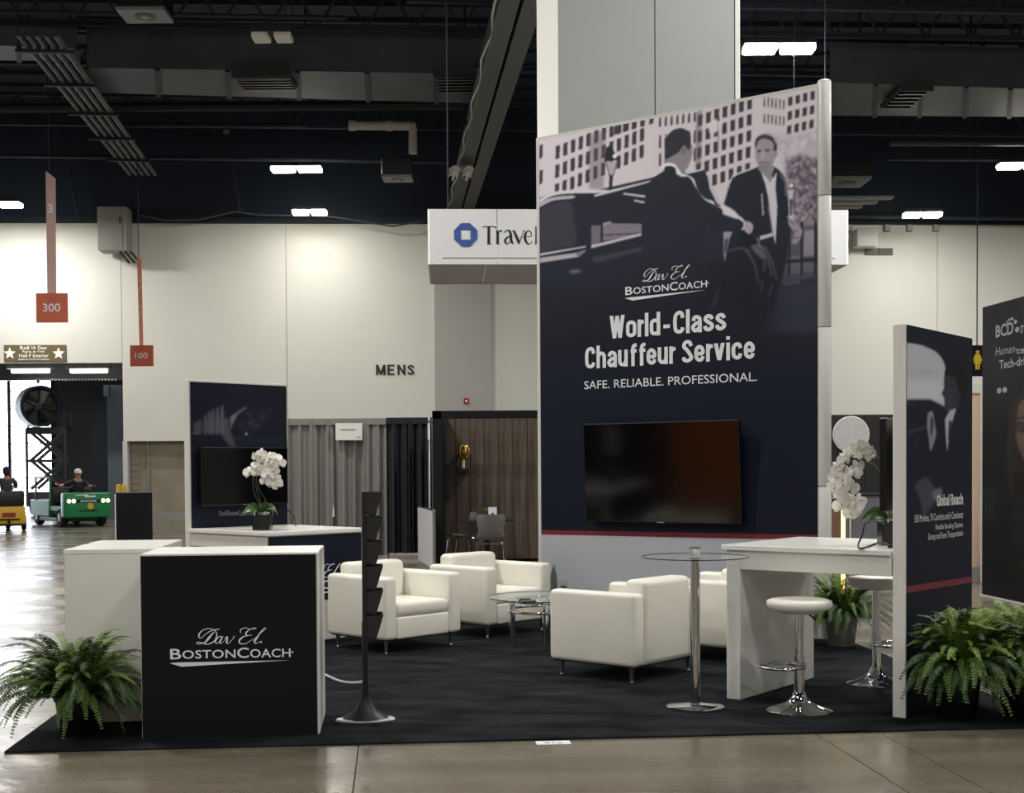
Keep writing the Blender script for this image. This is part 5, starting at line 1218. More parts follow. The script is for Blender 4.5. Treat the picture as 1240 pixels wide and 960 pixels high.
# orchid on the right bar table
Yo = 8.75; P = AT(1077, 657, Yo); P.z = 1.03 + .002
bl = [(1050, 545), (1038, 540), (1030, 548), (1022, 556), (1016, 566), (1012, 576), (1020, 580), (1010, 588), (1016, 596), (1024, 572), (1034, 572), (1038, 566), (1022, 604), (1030, 604), (1026, 612), (1036, 612), (1030, 622), (1040, 606), (1018, 612), (1044, 548), (1055, 551), (1030, 590), (1014, 568), (1034, 618)]
s1 = [(0, 0, .12), rel(1077, 580, Yo), rel(1062, 552, Yo), rel(1046, 546, Yo), rel(1028, 556, Yo), rel(1020, 580, Yo), rel(1028, 605, Yo), rel(1034, 620, Yo)]
orchid('white arching orchid at the right end of the bar table by the banner pole', P, [s1, [(0, 0, .12), rel(1074, 590, Yo), rel(1058, 562, Yo), rel(1040, 560, Yo)]], [rel(a, b, Yo + RND.uniform(-.04, .04)) for a, b in bl], [(3.0, .19, .075, 1.2), (3.5, .16, .07, .9), (2.4, .15, .07, .6), (.3, .14, .06, .8), (4.4, .15, .06, .8)], (.13, .15), 9, 1.2)

# ================================================================== CABLES AND SMALL THINGS
def cable(name, label, pts, r, m, n=6):
    o = thing(name, label, 'cable', pts[0]); A = Vector(pts[0])
    MB().tube([tuple(Vector(c) - A) for c in catmull([tuple(p) for p in pts], 6)], r, n).build('cord', m, o, 60)
    MB().rbox(-.02, .02, -.012, .012, -.008, .014, .004).build('plug', m, o); return o
WC = mat('white_cord', (206, 206, 206), .4)
cable('power_cord', 'white power cord lying on the carpet behind the reception counter', [G(441, 825.5, CZ + .011), G(425, 826.5, CZ + .0105), G(410, 824, CZ + .0105), G(396, 818, CZ + .0105), G(384, 812, CZ + .0105)], .009, WC)
zt = 1.0375; cable('screen_cord', 'black cord looping over the right bar table', [G(1079, 662, zt), G(1070, 657, zt + .02), G(1061, 658, zt), G(1050, 662, zt), G(1042, 664, zt), G(1039, 660, zt), AT(1044, 648, 8.6), AT(1048, 634, 8.6), AT(1060, 631, 8.55), AT(1072, 634, 8.5)], .006, BLACK)
zt = 1.005; cable('desk_cord', 'thin black cord drooping from the right edge of the left display panel', [AT(346, 615, 13.2), AT(352, 620, 13.1), AT(357, 628, 12.9), AT(358, 636, 12.6)], .007, BLACK)
zt = 1.0; q = G(404, 637, zt); t = thing('table_antenna', 'thin upright rod with a white tip on the left bar table', 'rod', q)
MB().tube([(0, 0, 0), (0, 0, .09)], .008, 8).build('holder', BLACK, t); MB().tube([(0, 0, .09), (0, 0, .2)], [.008, .002], 8).build('tip', LETTER, t)
q = G(670, 899.5); t = thing('floor_tag', 'white numbered paper tag taped to the floor in front of the carpet', 'floor tag', q, TH)
w0 = (G(691, 900).x - G(649, 900).x) / 2; MB().rbox(-w0, w0, -.045, .045, 0.0005, .003, .001, 1).build('paper', LETTER, t)
m_ = MB(); vs, fs, _ = text2d('916', .01); m_.add([(-.05 + v[0] * .1, -.02 + v[1] * .035, .0036) for v in vs], fs); m_.build('number', mat('grey_ink', (110, 110, 110), .6), t)
# black pedestal box left of the towers
P = AT(163, 655, 14.2); P.z = 0; t = thing('black_pedestal', 'plain black box pedestal standing behind the white side counter', 'pedestal', P, .27)
w_ = (AT(185, 600, 14.2).x - AT(142.5, 600, 14.2).x) / 2; H_ = AT(160, 596.5, 14.2).z
MB().rbox(-w_, w_, 0, .4, 0, H_, .004, 1).build('body', BLACKP, t); MB().box(-w_ - .012, -w_, 0, .4, 0, H_ - .02).build('side_panel', WHITE, t)

# ================================================================== NEIGHBOURING BOOTHS, LEFT
Yd = 22.4
GREYC = mat('grey_drape', (118, 116, 112), .9, bump=.1, bscale=60); BLKC = mat('black_drape', (24, 26, 31), .9, bump=.1, bscale=60)
def drape(label, px0, px1, Y, zt, zb, m, folds, seed, grp, amp=.045):
    A = AT(px0, 560, Y); B = AT(px1, 560, Y); W_ = B.x - A.x; rg = random.Random(seed)
    o = bpy.data.objects.new('drape', None); COL.objects.link(o); o.location = (A.x, Y, 0); tag(o, label, 'drape', grp)
    ph = [rg.uniform(0, 6) for _ in range(4)]; nx, nz = 60, 14; vs = []; fs = []
    for j in range(nz + 1):
        z = zb + (zt - zb) * j / nz; g = 1 - .55 * j / nz
        for i in range(nx + 1):
            s = i / nx; x = W_ * s; y = amp * (.6 + .4 * g) * (math.sin(s * folds * 6.283 + ph[0] + .5 * g * math.sin(s * 9 + ph[3])) + .5 * math.sin(s * folds * 2.3 * 6.283 + ph[1]) + .4 * math.sin(s * folds * .6 * 6.283 + ph[2]))
            vs.append((x, y, z))
    for j in range(nz):
        for i in range(nx): fs.append((j * (nx + 1) + i, j * (nx + 1) + i + 1, (j + 1) * (nx + 1) + i + 1, (j + 1) * (nx + 1) + i))
    MB().add(vs, fs).build('cloth', m, o, 80); MB().box(0, W_, -.03, .115, zt - .1, zt + .005).build('hem', m, o)
    return o
ZT = AT(420, 507, Yd).z
for k, (a, b) in enumerate(((349, 390), (390, 430), (430, 468))): drape(('grey curtain panel next to the left display panel', 'grey curtain panel behind the small white name card', 'grey curtain panel next to the black curtains')[k], a, b, Yd, ZT, .05 if k < 2 else .08, GREYC, 2.6, 20 + k, 'grey booth curtains')
drape('black curtain panel next to the grey curtains', 469, 495, Yd, ZT + .01, .12, BLKC, 2.2, 31, 'black booth curtains'); drape('black curtain panel next to the wood booth', 495, 518, Yd, ZT + .01, .12, BLKC, 2.0, 33, 'black booth curtains')
A = AT(349, 560, Yd); B = AT(519, 560, Yd); t = thing('curtain_stand', 'metal pipe frame that carries the grey and black curtains', 'frame', (A.x, Yd + .145, 0))
for x in (0, (B.x - A.x) * .7, B.x - A.x + .03): MB().tube([(x, 0, 0), (x, 0, ZT + .02)], .025, 8).build('upright', STEEL, t, 40); MB().box(x - .15, x + .15, -.15, .15, 0, .012).build('base_plate', STEEL, t)
MB().tube([(0, 0, ZT - .05), (B.x - A.x, 0, ZT - .05)], .02, 8).build('crossbar', STEEL, t, 40)
A = AT(422, 523, Yd - .1); t = thing('booth_name_card', 'small white name card hung on the grey curtain', 'sign', A); f = Fr(A, 0)
x0, z0 = f.uv(406.5, 533); x1, z1 = f.uv(438.5, 512)
MB().box(x0, x1, -.008, .008, z0, z1).build('card', mat('card_white', (206, 205, 200), .6), t)
px_text(t, f, 'NextTrip INC.', (412.5, 521.8), (431, 521.8), (412.5, 519.3), -.01, LBLACK, .03); px_text(t, f, '817', (433, 530.2), (437, 530.2), (433, 528.3), -.01, LBLACK, .03)
# low grey side rail curtain
P = G(533, 691); o = thing('side_rail_drape', 'low grey side curtain at the corner of the wood booth', 'drape', (P.x - .08, P.y - .1, 0), 1.75); hh = AT(533, 618, P.y).z
vs = []; fs = []; nx = 40
for j in range(2):
    for i in range(nx + 1): s = i / nx; vs.append((s * 2.0, .05 * math.sin(s * 44), .04 + j * (hh - .04)))
for i in range(nx): fs.append((i, i + 1, nx + 2 + i, nx + 1 + i))
MB().add(vs, fs).build('cloth', mat('pale_grey_drape', (176, 176, 180), .9), o, 80); MB().tube([(0, 0, hh), (2, 0, hh)], .022, 8).build('rail', STEEL, o, 40)
for x in (0, 2): MB().tube([(x, 0, 0), (x, 0, hh)], .022, 8).build('upright', STEEL, o, 40)
# brown carton glimpsed under the curtains
# ---- wood booth
Yw = 22.0; t = thing('wood_booth', 'dark walnut booth wall with a black surround left of the banner', 'booth wall', (AT(524, 600, 20.8).x, 20.8, 0)); X0 = t.location.x
WOOD = bpy.data.materials.new('walnut'); WOOD.use_nodes = True; nt = WOOD.node_tree; b = nt.nodes['Principled BSDF']
tc = nt.nodes.new('ShaderNodeTexCoord'); mp = nt.nodes.new('ShaderNodeMapping'); mp.inputs['Scale'].default_value = (9, 9, .35); n_ = nt.nodes.new('ShaderNodeTexNoise'); n_.inputs['Scale'].default_value = 3; n_.inputs['Detail'].default_value = 6; n_.inputs['Distortion'].default_value = .8
r_ = nt.nodes.new('ShaderNodeValToRGB'); r_.color_ramp.elements[0].color = (*lin((60, 50, 43)), 1); r_.color_ramp.elements[1].color = (*lin((92, 79, 68)), 1); r_.color_ramp.elements[0].position = .35; r_.color_ramp.elements[1].position = .68
nt.links.new(tc.outputs['Object'], mp.inputs[0]); nt.links.new(mp.outputs[0], n_.inputs['Vector']); nt.links.new(n_.outputs[0], r_.inputs[0]); nt.links.new(r_.outputs[0], b.inputs['Base Color']); b.inputs['Roughness'].default_value = .45
xl = AT(535, 600, Yw).x - X0; npl = 8; pw = .235
pl = MB().rbox(.003, pw - .003, 0, .03, 0, 2.3, .003, 1).mesh('plank', WOOD)
for k in range(npl): o = bpy.data.objects.new('plank', pl); COL.objects.link(o); o.parent = t; o.location = (xl + k * pw, Yw - 20.8, .04)
Zt = AT(590, 497, 20.8).z
MB().box(0, .14, 0, 1.3, 0, Zt).build('side_wall', BLACKP, t); MB().box(0, 2.3, 0, .12, Zt - .12, Zt).build('header', BLACKP, t); MB().box(0, 2.3, 1.25, 1.34, 0, Zt).build('backing', BLACKP, t)
t = thing('globe_trophy', 'gold globe trophy on a small black bracket on the wood wall', 'trophy', AT(561, 572, Yw - .12)); GOLD = mat('gold', (196, 160, 84), .3, metal=.9)
MB().rbox(-.085, .085, -.06, .118, 0, .07, .01).build('bracket', BLACK, t); MB().tube([(0, 0, .07), (0, 0, .2)], .028, 12).build('column', mat('cream_glow', (222, 206, 160), .4), t, 40); MB().tube([(0, 0, .2), (0, 0, .25)], .012, 8).build('neck', GOLD, t)
for k in range(3): MB().tube([(.105 * math.cos(a) * math.cos(k * 1.05), .105 * math.cos(a) * math.sin(k * 1.05), .34 + .105 * math.sin(a)) for a in [j * math.pi / 10 for j in range(20)]], .014, 6, closed=True).build('globe_ring', GOLD, t, 60)
MB().ball((0, 0, .34), .06, 10, 7).build('globe', GOLD, t, 60)
# table, chairs, card, plant
P = G(590, 686); P = Vector((AT(590, 628, 20.9).x, 20.9, 0)); zt = AT(590, 628.5, 20.9).z
t = thing('round_table', 'dark round pedestal table in the wood booth', 'table', P); MB().lathe([(.44, zt - .03), (.445, zt - .015), (.44, zt)], 32).build('table_top', mat('dark_table', (34, 32, 31), .35), t, 40); MB().tube([(0, 0, .03), (0, 0, zt - .03)], .04, 12).build('pedestal', BLACKM, t, 40); MB().lathe([(.26, 0), (.25, .03), (.05, .05)], 24).build('foot', BLACKM, t, 40)
PLA = mat('grey_shell', (112, 112, 112), .4)
def shell_chair(label, P, rz):
    t = thing('shell_chair', label, 'chair', P, rz, 'grey shell chairs'); vs = []; fs = []
    prof = [(-.21, .46, .36), (-.05, .44, .42), (.12, .445, .42), (.2, .5, .42), (.235, .6, .36), (.25, .7, .42), (.262, .8, .43), (.265, .84, .36)]
    for y, z, wd in prof:
        for q in range(9):
            s = q / 8 - .5; vs.append((s * wd, y - abs(s) ** 2 * .2 * (1 if z > .5 else 0), z + abs(s) ** 2 * .12 * (1 if z < .5 else 0)))
    for j in range(len(prof) - 1):
        for q in range(8): fs.append((j * 9 + q, j * 9 + q + 1, (j + 1) * 9 + q + 1, (j + 1) * 9 + q))
    MB().add(vs, fs).build('shell', PLA, t, 60)
    for sx in (-1, 1):
        for sy in (-1, 1): MB().tube([(sx * .12, sy * .1, .43), (sx * .19, sy * .17, .4), (sx * .22, sy * .22, 0)], .011, 8).build('leg', CHROME, t, 40)
    MB().tube([(-.19, .17, .4), (.19, .17, .4)], .01, 6).build('stretcher', CHROME, t)
    return t
shell_chair('grey shell chair seen from behind at the round table', (AT(594, 640, 20.3).x, 20.3, 0), math.pi + .05)
shell_chair('grey shell chair on the far left side of the round table', (AT(571, 640, 21.0).x - .16, 21.28, 0), -1.9)
q = Vector((AT(596.5, 628, 20.8).x, 20.8, zt)); t = thing('table_card', 'white table card standing on the round table', 'card', q); MB().box(-.065, .065, -.01, .0, 0, .19).build('front_sheet', LETTER, t); MB().box(-.018, .018, -.012, -.01, .05, .1).build('emblem', BLACK, t); MB().add([(-.065, 0, .19), (.065, 0, .19), (.065, .07, 0), (-.065, .07, 0)], [(0, 1, 2, 3)]).build('rear_sheet', LETTER, t)
q = Vector((AT(588, 628, 20.85).x, 20.85, zt)); t = thing('potted_sprig', 'little potted plant beside the white table card', 'plant', q); MB().lathe([(.03, 0), (.038, .09)], 12).build('pot', mat('sprig_pot', (50, 54, 36), .5), t)
for k in range(9):
    a = k * 2.4; m_ = MB().add([(0, 0, .08), (.02 * math.cos(a + .6), .02 * math.sin(a + .6), .14), (.06 * math.cos(a), .06 * math.sin(a), .2 - .01 * k * .5), (.02 * math.cos(a - .6), .02 * math.sin(a - .6), .14)], [(0, 1, 2, 3)]); m_.build('leaf', LEAF[1], t)

# ================================================================== NEIGHBOURING BOOTHS, RIGHT
Yr = 21.4; A = AT(985, 600, Yr); zt = AT(1040, 502, Yr).z
t = thing('dark_booth_wall', 'black booth wall seen between the banner pole and the right display panel', 'booth wall', (A.x, Yr, 0)); W_ = AT(1172, 600, Yr).x - A.x
for k in range(3): MB().box(k * W_ / 3 + .004, (k + 1) * W_ / 3 - .004, 0, .08, 0, zt).build('wall_panel', mat('booth_black', (22, 23, 26), .45), t)
c = AT(1030.5, 526, Yr - .03); t = thing('round_sign', 'pale grey round sign on the black booth wall', 'sign', c); o = MB().lathe([(.275, -.012), (.28, 0), (.275, .012)], 40).build('disc', mat('pale_disc', (176, 174, 174), .6, var=.25, vscale=60), t); o.rotation_euler = (math.pi / 2, 0, 0)
o = MB().tube([(.285 * math.cos(k * math.pi / 20), 0, .285 * math.sin(k * math.pi / 20)) for k in range(40)], .01, 6, closed=True).build('rim', ALU, t)
Y2 = 18.6; A = AT(1012, 598, Y2); t = thing('grey_counter', 'grey reception counter in front of the black booth wall', 'counter', (A.x, Y2, 0)); W_ = AT(1120, 600, Y2).x - A.x
MB().box(0, W_, 0, .5, 0, A.z - .03).build('body', mat('counter_grey', (112, 116, 124), .5), t); MB().box(-.02, W_ + .02, -.03, .52, A.z - .03, A.z).build('counter_top', mat('counter_dark', (30, 32, 36), .35), t)
Y3 = 17.4; A = AT(1006, 640, Y3); t = thing('chrome_post', 'chrome post standing before the grey counter', 'post', (AT(1031, 640, Y3).x, Y3, 0)); MB().tube([(0, 0, .02), (0, 0, 1.05)], .04, 12).build('shaft', CHROME, t, 40); MB().lathe([(.17, 0), (.16, .02)], 20).build('base', CHROME, t); MB().lathe([(.05, 1.05), (.05, 1.09)], 16).build('cap', CHROME, t)
Y4 = 13.4; A = AT(985, 604, Y4); B = AT(1024, 604, Y4); t = thing('lit_podium', 'tan wooden podium with a glowing warm light strip on its edge', 'podium', (A.x, Y4, 0)); W_ = B.x - A.x; zt = A.z
TAN = mat('podium_tan', (128, 100, 74), .5, var=.1, vscale=4, stretch=(6, 6, .6)); MB().box(0, W_ - .045, 0, .35, 0, zt - .03).build('body', TAN, t); MB().box(-.01, W_ + .01, -.01, .37, zt - .03, zt).build('podium_top', mat('podium_dark', (40, 36, 32), .4), t)
MB().box(W_ - .04, W_ - .005, .005, .06, .04, zt - .035).build('light_strip', mat('warm_strip', (255, 206, 120), .5, emit=4), t); MB().box(W_ - .005, W_, 0, .35, 0, zt - .03).build('edge_panel', ALU, t)
# BCD panel at the far right
A = Vector((5.53, 15.75)); f0 = AT(1190, 500, 15.75); A = Vector((f0.x, 15.75)); top = AT(1190, 372, 15.75).z
d_ = AT(1240, 358, 14.72); tt_ = AT(1240, 500, 14.72); aR = math.atan2(14.72 - 15.75, tt_.x - A.x)
t = thing('dark_wall_panel', 'tall dark graphic panel at the right edge with a woman in glasses', 'display panel', (A.x, A.y, 0), aR); f = Fr((A.x, A.y), aR, 0.0)
zb = f.uv(1192, 720)[1]; Wp = 2.4
MB().box(-.01, Wp, .0, .1, zb, top).build('core', BLACKM, t)
cv = Canvas(1180, 330, 1300, 750, 2, (15, 18, 25))
cv.curve([(1222, 500), (1232, 478), (1252, 472), (1262, 500), (1262, 560), (1240, 575), (1226, 560)], (42, 35, 34), 1)
cv.curve([(1230, 500), (1236, 486), (1250, 482), (1262, 500), (1260, 548), (1246, 562), (1236, 548), (1230, 528)], (128, 104, 92), .8)
cv.curve([(1219, 540), (1222, 500), (1230, 480), (1232, 500), (1228, 530), (1232, 600), (1222, 590)], (52, 44, 42), 1)
cv.ell(1236, 517, 5, 6, (84, 72, 68), .5); cv.ell(1249, 516, 5, 6, (84, 72, 68), .5)
for c in (1236, 1249): cv.line([(c + 5.4 * math.cos(k * .63), 517 + 6.2 * math.sin(k * .63)) for k in range(11)], 1.2, (26, 24, 26), .3)
cv.line([(1230, 507), (1240, 505)], 1.6, (34, 28, 28)); cv.line([(1245, 504), (1254, 503)], 1.6, (34, 28, 28)); cv.ell(1241.5, 528, 2, 3, (140, 114, 102), .6); cv.ell(1241, 544, 5, 2, (136, 72, 66), .6)
cv.poly([(1228, 572), (1262, 570), (1270, 690), (1222, 700)], (18, 19, 22), 1.2); cv.leaves([(1226, 600), (1262, 590), (1262, 660), (1232, 670)], (20, 20, 24), (78, 78, 80), 2.2, .7, 8)
for x in (1192, 1197, 1201): cv.poly([(x, 590), (x + 3, 590), (x + 3, 628), (x, 630)], (44, 72, 80), .8, .7)
cv.poly([(1190, 420), (1206, 400), (1225, 470), (1205, 500)], (32, 36, 42), 5, .8)
build_print('picture', cv, f, 0, Wp - .05, zb + .01, top - .01, -.003, 110, 200, t, .5, .5)
GL = mat('grey_lettering', (150, 152, 154), .5)
def ft(txt, l, r, tp, bold=0.0, sh=0.0): 
    a = f.uv(*l); b = f.uv(*r); c = f.uv(*tp); m_ = MB(); put_text(m_, txt, a[0], a[1], b[0], c[1], -.008, bold, 1, 0, 0, sh); m_.build('lettering', GL, t)
ft('BCD', (1206.5, 409), (1228, 409), (1206.5, 394), .025); ft('travel', (1236, 404), (1252, 402), (1236, 390), .0)
ft('Human-', (1206, 431), (1232, 430), (1206, 421), .0, .25); ft('centric', (1232, 429), (1262, 428), (1232, 421), .02); ft('Tech-driven', (1211, 447), (1255, 445), (1211, 436.5), .02)
m_ = MB()
for i, (x, y, r) in enumerate(((1232.5, 399, 2.6), (1230.5, 389.5, 2.0), (1226.5, 386, 1.6), (1223, 387, 1.3), (1220.3, 389.5, 1.0), (1210.7, 473, 2.8), (1217.5, 472, 2.8))):
    for q_ in [f.uv(x, y)]: 
        rr = r / FPX * 15.2; m_.add([(q_[0] + rr * 1.7 * math.cos(k * math.pi / 6), -.008, q_[1] + rr * 1.7 * math.sin(k * math.pi / 6)) if False else (q_[0] + (f.uv(x + r, y)[0] - q_[0]) * math.cos(k * math.pi / 6), -.008, q_[1] + rr * 1.25 * math.sin(k * math.pi / 6)) for k in range(12)], [tuple(range(12))])
m_.build('dots', GL, t)
MB().box(-.02, Wp, -.02, .12, zb - .05, zb).build('base_trim', ALU, t); MB().box(-.01, Wp, .02, .1, 0.0, zb - .05).build('kick_panel', mat('kick_grey', (150, 148, 144), .5), t)
# peach back wall between the two dark panels
Y5 = 17.6; A = AT(1150, 470, Y5); B = AT(1200, 470, Y5); t = thing('peach_wall', 'peach coloured booth wall with a grey frame between two dark panels', 'booth wall', (A.x, Y5, 0)); W_ = B.x - A.x; z1 = AT(1180, 476, Y5).z
MB().box(0, W_, 0, .06, .2, z1).build('wall_panel', mat('peach', (220, 190, 166), .6), t); MB().box(0, W_, -.03, .08, z1, z1 + .12).build('top_rail', ALU, t); MB().box(0, W_, -.03, .08, 0, .2).build('base', mat('kick_grey', (150, 148, 144), .5), t)
xq = AT(1187.5, 560, Y5).x - A.x; MB().box(xq - .02, xq + .03, -.05, .0, .0, z1).build('upright', ALU, t)
# walls added out of frame on the left to tint the television's reflection
for nm, lab, y0, y1, m in (('charcoal_reflection_wall', 'charcoal wall added out of frame at the left for the television reflection', 9.45, 12.2, mat('charcoal', (30, 30, 32), .7)), ('orange_reflection_wall', 'orange brown wall added out of frame at the left for the television reflection', 6.0, 9.4, mat('orange_brown', (214, 122, 52), .7))):
    t = thing(nm, lab, 'booth wall', (-6.6, y0, 0)); n_ = 3
    for k in range(n_): MB().box(-.08, 0, k * (y1 - y0) / n_ + .005, (k + 1) * (y1 - y0) / n_ - .005, 0, 2.5).build('wall_panel', m, t)
# ================================================================== CARTS AND DRIVERS
SKIN = mat('skin', (176, 124, 98), .55); SHIRT = mat('black_shirt', (22, 23, 27), .8); HAIR = mat('dark_hair', (34, 28, 25), .8); CAPW = mat('white_cap', (222, 220, 214), .7); TROU = mat('dark_trousers', (32, 34, 42), .8); JACK = mat('grey_jacket', (58, 62, 66), .85)
def skin_obj(name, nodes, edges, m, parent, root=0, sub=2):
    me = bpy.data.meshes.new(name); me.from_pydata([n[:3] for n in nodes], edges, []); me.materials.append(m)
    o = bpy.data.objects.new(name, me); COL.objects.link(o); o.parent = parent
    md = o.modifiers.new('skin', 'SKIN'); md.use_smooth_shade = True
    if not me.skin_vertices: 
        bm = bmesh.new(); bm.from_mesh(me); bm.verts.layers.skin.verify(); bm.to_mesh(me); bm.free()
    for i, n in enumerate(nodes):
        sv = me.skin_vertices[0].data[i]; sv.radius = (n[3], n[4] if len(n) > 4 else n[3]); sv.use_root = (i == root)
    s = o.modifiers.new('sub', 'SUBSURF'); s.levels = sub; s.render_levels = sub
    return o
def chain(a): return [(a[i], a[i + 1]) for i in range(len(a) - 1)]
def seated(label, loc, rz, hip, lhand, rhand, shirt, cap=None, turn=0.0, knees=True):
    """person facing -y, hip height hip, hands in local coordinates (x is the person's left = +x in picture when facing us)"""
    t = thing('person', label, 'person', loc, rz); h = hip
    ls, rs = Vector((.19, 0.02, h + .47)), Vector((-.19, 0.02, h + .47))
    def elbow(s, hd, out): return (s + Vector(hd)) / 2 + Vector((out, .08, -.09))
    le, re = elbow(ls, lhand, .07), elbow(rs, rhand, -.07)
    hd = Vector((0, -.01, h + .68))
    N = [(0, .04, h, .15, .12), (0, .045, h + .18, .145, .11), (0, .04, h + .36, .165, .115), (0, .02, h + .5, .09, .08), (0, .0, h + .57, .055, .058), (hd.x, hd.y, hd.z + .0, .078, .088), (0, -.008, h + .77, .07, .085),
         (ls.x, ls.y, ls.z, .062), (le.x, le.y, le.z, .047), (lhand[0], lhand[1], lhand[2], .032), (rs.x, rs.y, rs.z, .062), (re.x, re.y, re.z, .047), (rhand[0], rhand[1], rhand[2], .032),
         (.1, 0, h - .02, .09), (.13, -.42, h + .02, .07), (.13, -.46, h - .4, .042), (-.1, 0, h - .02, .09), (-.13, -.42, h + .02, .07), (-.13, -.46, h - .4, .042)]
    E = chain([0, 1, 2, 3, 4, 5, 6]) + [(3, 7)] + chain([7, 8, 9]) + [(3, 10)] + chain([10, 11, 12]) + [(0, 13)] + chain([13, 14, 15]) + [(0, 16)] + chain([16, 17, 18])
    skin_obj('body', N, E, SKIN, t)
    k = 1.16
    N2 = [(0, .04, h - .03, .165, .135), (0, .045, h + .18, .158, .125), (0, .04, h + .36, .178, .13), (0, .02, h + .49, .10, .09), (ls.x, ls.y, ls.z, .075), (ls.x + (le.x - ls.x) * .75, ls.y + (le.y - ls.y) * .75, ls.z + (le.z - ls.z) * .75, .064), (rs.x, rs.y, rs.z, .075), (rs.x + (re.x - rs.x) * .75, rs.y + (re.y - rs.y) * .75, rs.z + (re.z - rs.z) * .75, .064)]
    skin_obj('shirt', N2, chain([0, 1, 2, 3]) + [(3, 4), (4, 5), (3, 6), (6, 7)], shirt, t)
    N3 = [(0, .03, h - .04, .13), (.1, 0, h - .03, .105), (.13, -.42, h + .02, .085), (.13, -.46, h - .36, .06), (-.1, 0, h - .03, .105), (-.13, -.42, h + .02, .085), (-.13, -.46, h - .36, .06)]
    skin_obj('trousers', N3, [(0, 1), (1, 2), (2, 3), (0, 4), (4, 5), (5, 6)], TROU, t)
    for sx in (.13, -.13): MB().rbox(sx - .045, sx + .045, -.64, -.41, h - .47, h - .39, .03, 3).build('shoe', BLACK, t, 50)
    for hd_, s in ((lhand, 1), (rhand, -1)):                           # fingers and thumbs
        for q in range(4): MB().tube([(hd_[0] + (q - 1.5) * .017, hd_[1] - .02, hd_[2] + .005), (hd_[0] + (q - 1.5) * .019, hd_[1] - .06 - (.008 if q in (1, 2) else 0), hd_[2] + .005), (hd_[0] + (q - 1.5) * .018, hd_[1] - .075, hd_[2] - .03)], [.0095, .009, .007], 6).build('finger', SKIN, t, 60)
        MB().tube([(hd_[0] - s * .028, hd_[1] - .005, hd_[2]), (hd_[0] - s * .05, hd_[1] - .035, hd_[2] - .01)], [.011, .009], 6).build('thumb', SKIN, t, 60)
    # face
    MB().add([(-.012, -.098, h + .655), (.012, -.098, h + .655), (0, -.12, h + .66), (0, -.095, h + .71)], [(0, 2, 3), (2, 1, 3), (0, 1, 2)]).build('nose', SKIN, t)
    for sx in (-.032, .032): MB().ball((sx, -.088, h + .71), .011, 8, 6).build('eye', BLACK, t, 60); MB().ball((sx * 2.65, .0, h + .69), .025, 8, 6, 0, (.4, .8, 1.2)).build('ear', SKIN, t, 60)
    MB().rbox(-.026, .026, -.098, -.085, h + .618, h + .628, .004).build('mouth', mat('lips', (150, 90, 78), .5), t)
    hm = cap or HAIR
    m_ = MB(); m_.lathe([(.094, .0), (.1, .03), (.09, .08), (.055, .118), (.002, .13)], 18, cap=False); o = m_.build('cap' if cap else 'hair', hm, t, 60); o.location = (0, .004, h + .725); o.scale = (1, 1.12, 1)
    if cap: MB().add([(-.075, -.085, 0), (-.05, -.17, -.012), (.05, -.17, -.012), (.075, -.085, 0), (-.075, -.085, .01), (-.05, -.17, -.002), (.05, -.17, -.002), (.075, -.085, .01)], [(0, 1, 2, 3), (7, 6, 5, 4), (0, 4, 5, 1), (1, 5, 6, 2), (2, 6, 7, 3)]).build('cap_visor', hm, t).location = (0, 0, h + .735)
    else: MB().ball((0, .05, h + .7), .088, 14, 10, 0, (1, .85, 1.05)).build('hair', HAIR, t, 60)
    return t
# green burden cart, front toward the lower right
GRN = mat('cart_green', (32, 128, 78), .35); GRN2 = mat('cart_green_dark', (24, 92, 58), .45); TYRE = mat('tyre', (20, 20, 21), .8); YLW = mat('cart_yellow', (222, 170, 44), .4); LAMP = mat('headlamp', (250, 240, 200), .2, emit=1.2)
a = math.radians(36.9); P = Vector((-11.42, 36.15, 0)); t = thing('utility_cart', 'green utility cart parked before the dock opening', 'cart', P, a)
f = lambda *q: MB().rbox(*q)
f(-.62, .62, 0, .42, .24, .92, .06, 3).build('front_cowl', GRN, t, 50)
f(-.6, .6, .4, 2.98, .13, .245, .03).build('chassis', GRN2, t); f(-.62, .62, 1.38, 3.0, .26, .70, .02).build('cargo_bed', GRN, t); f(-.56, .56, 1.42, 2.7, .70, .715, .003).build('bed_floor', mat('plywood', (150, 138, 110), .7), t)
f(-.6, -.5, .42, 1.35, .42, .55, .02).build('step_panel', GRN, t); f(.5, .6, .42, 1.35, .42, .55, .02).build('step_panel', GRN, t)
f(-.55, .55, .92, 1.3, .3, .555, .05, 3).build('seat', BLACK, t, 50); f(-.55, .55, 1.26, 1.37, .5, 1.05, .05, 3).build('seat_back', BLACK, t, 50)
MB().bar((-.58, 1.34, .5), (-.58, 1.34, 1.35), .06, .06).build('grab_post', GRN2, t); MB().bar((-.58, 1.34, 1.33), (-.58, 2.6, 1.33), .05, .05).build('grab_rail', BLACKM, t); MB().bar((-.58, 2.6, .7), (-.58, 2.6, 1.35), .05, .05).build('grab_post', BLACKM, t)
f(-.5, .5, -.02, .01, .66, .74, .01).build('grille_band', BLACK, t)
for x in (-.53, -.4, .4, .53): o = MB().lathe([(.055, -.02), (.06, 0), (.04, .015)], 14).build('headlight', LAMP, t); o.location = (x, -.02, .70); o.rotation_euler = (math.pi / 2, 0, 0)
o = MB().lathe([(.085, -.01), (.085, .01)], 18).build('round_badge', YLW, t); o.location = (0.05, -.015, .56); o.rotation_euler = (math.pi / 2, 0, 0)
m_ = MB(); put_text(m_, 'MAXPOWER', -.22, .675, .22, .72, -.024, .03); m_.build('lettering', LETTER, t); m_ = MB(); put_text(m_, 'BURDEN', -.25, .40, .25, .46, -.004, .04); m_.build('lettering', BLACK, t)
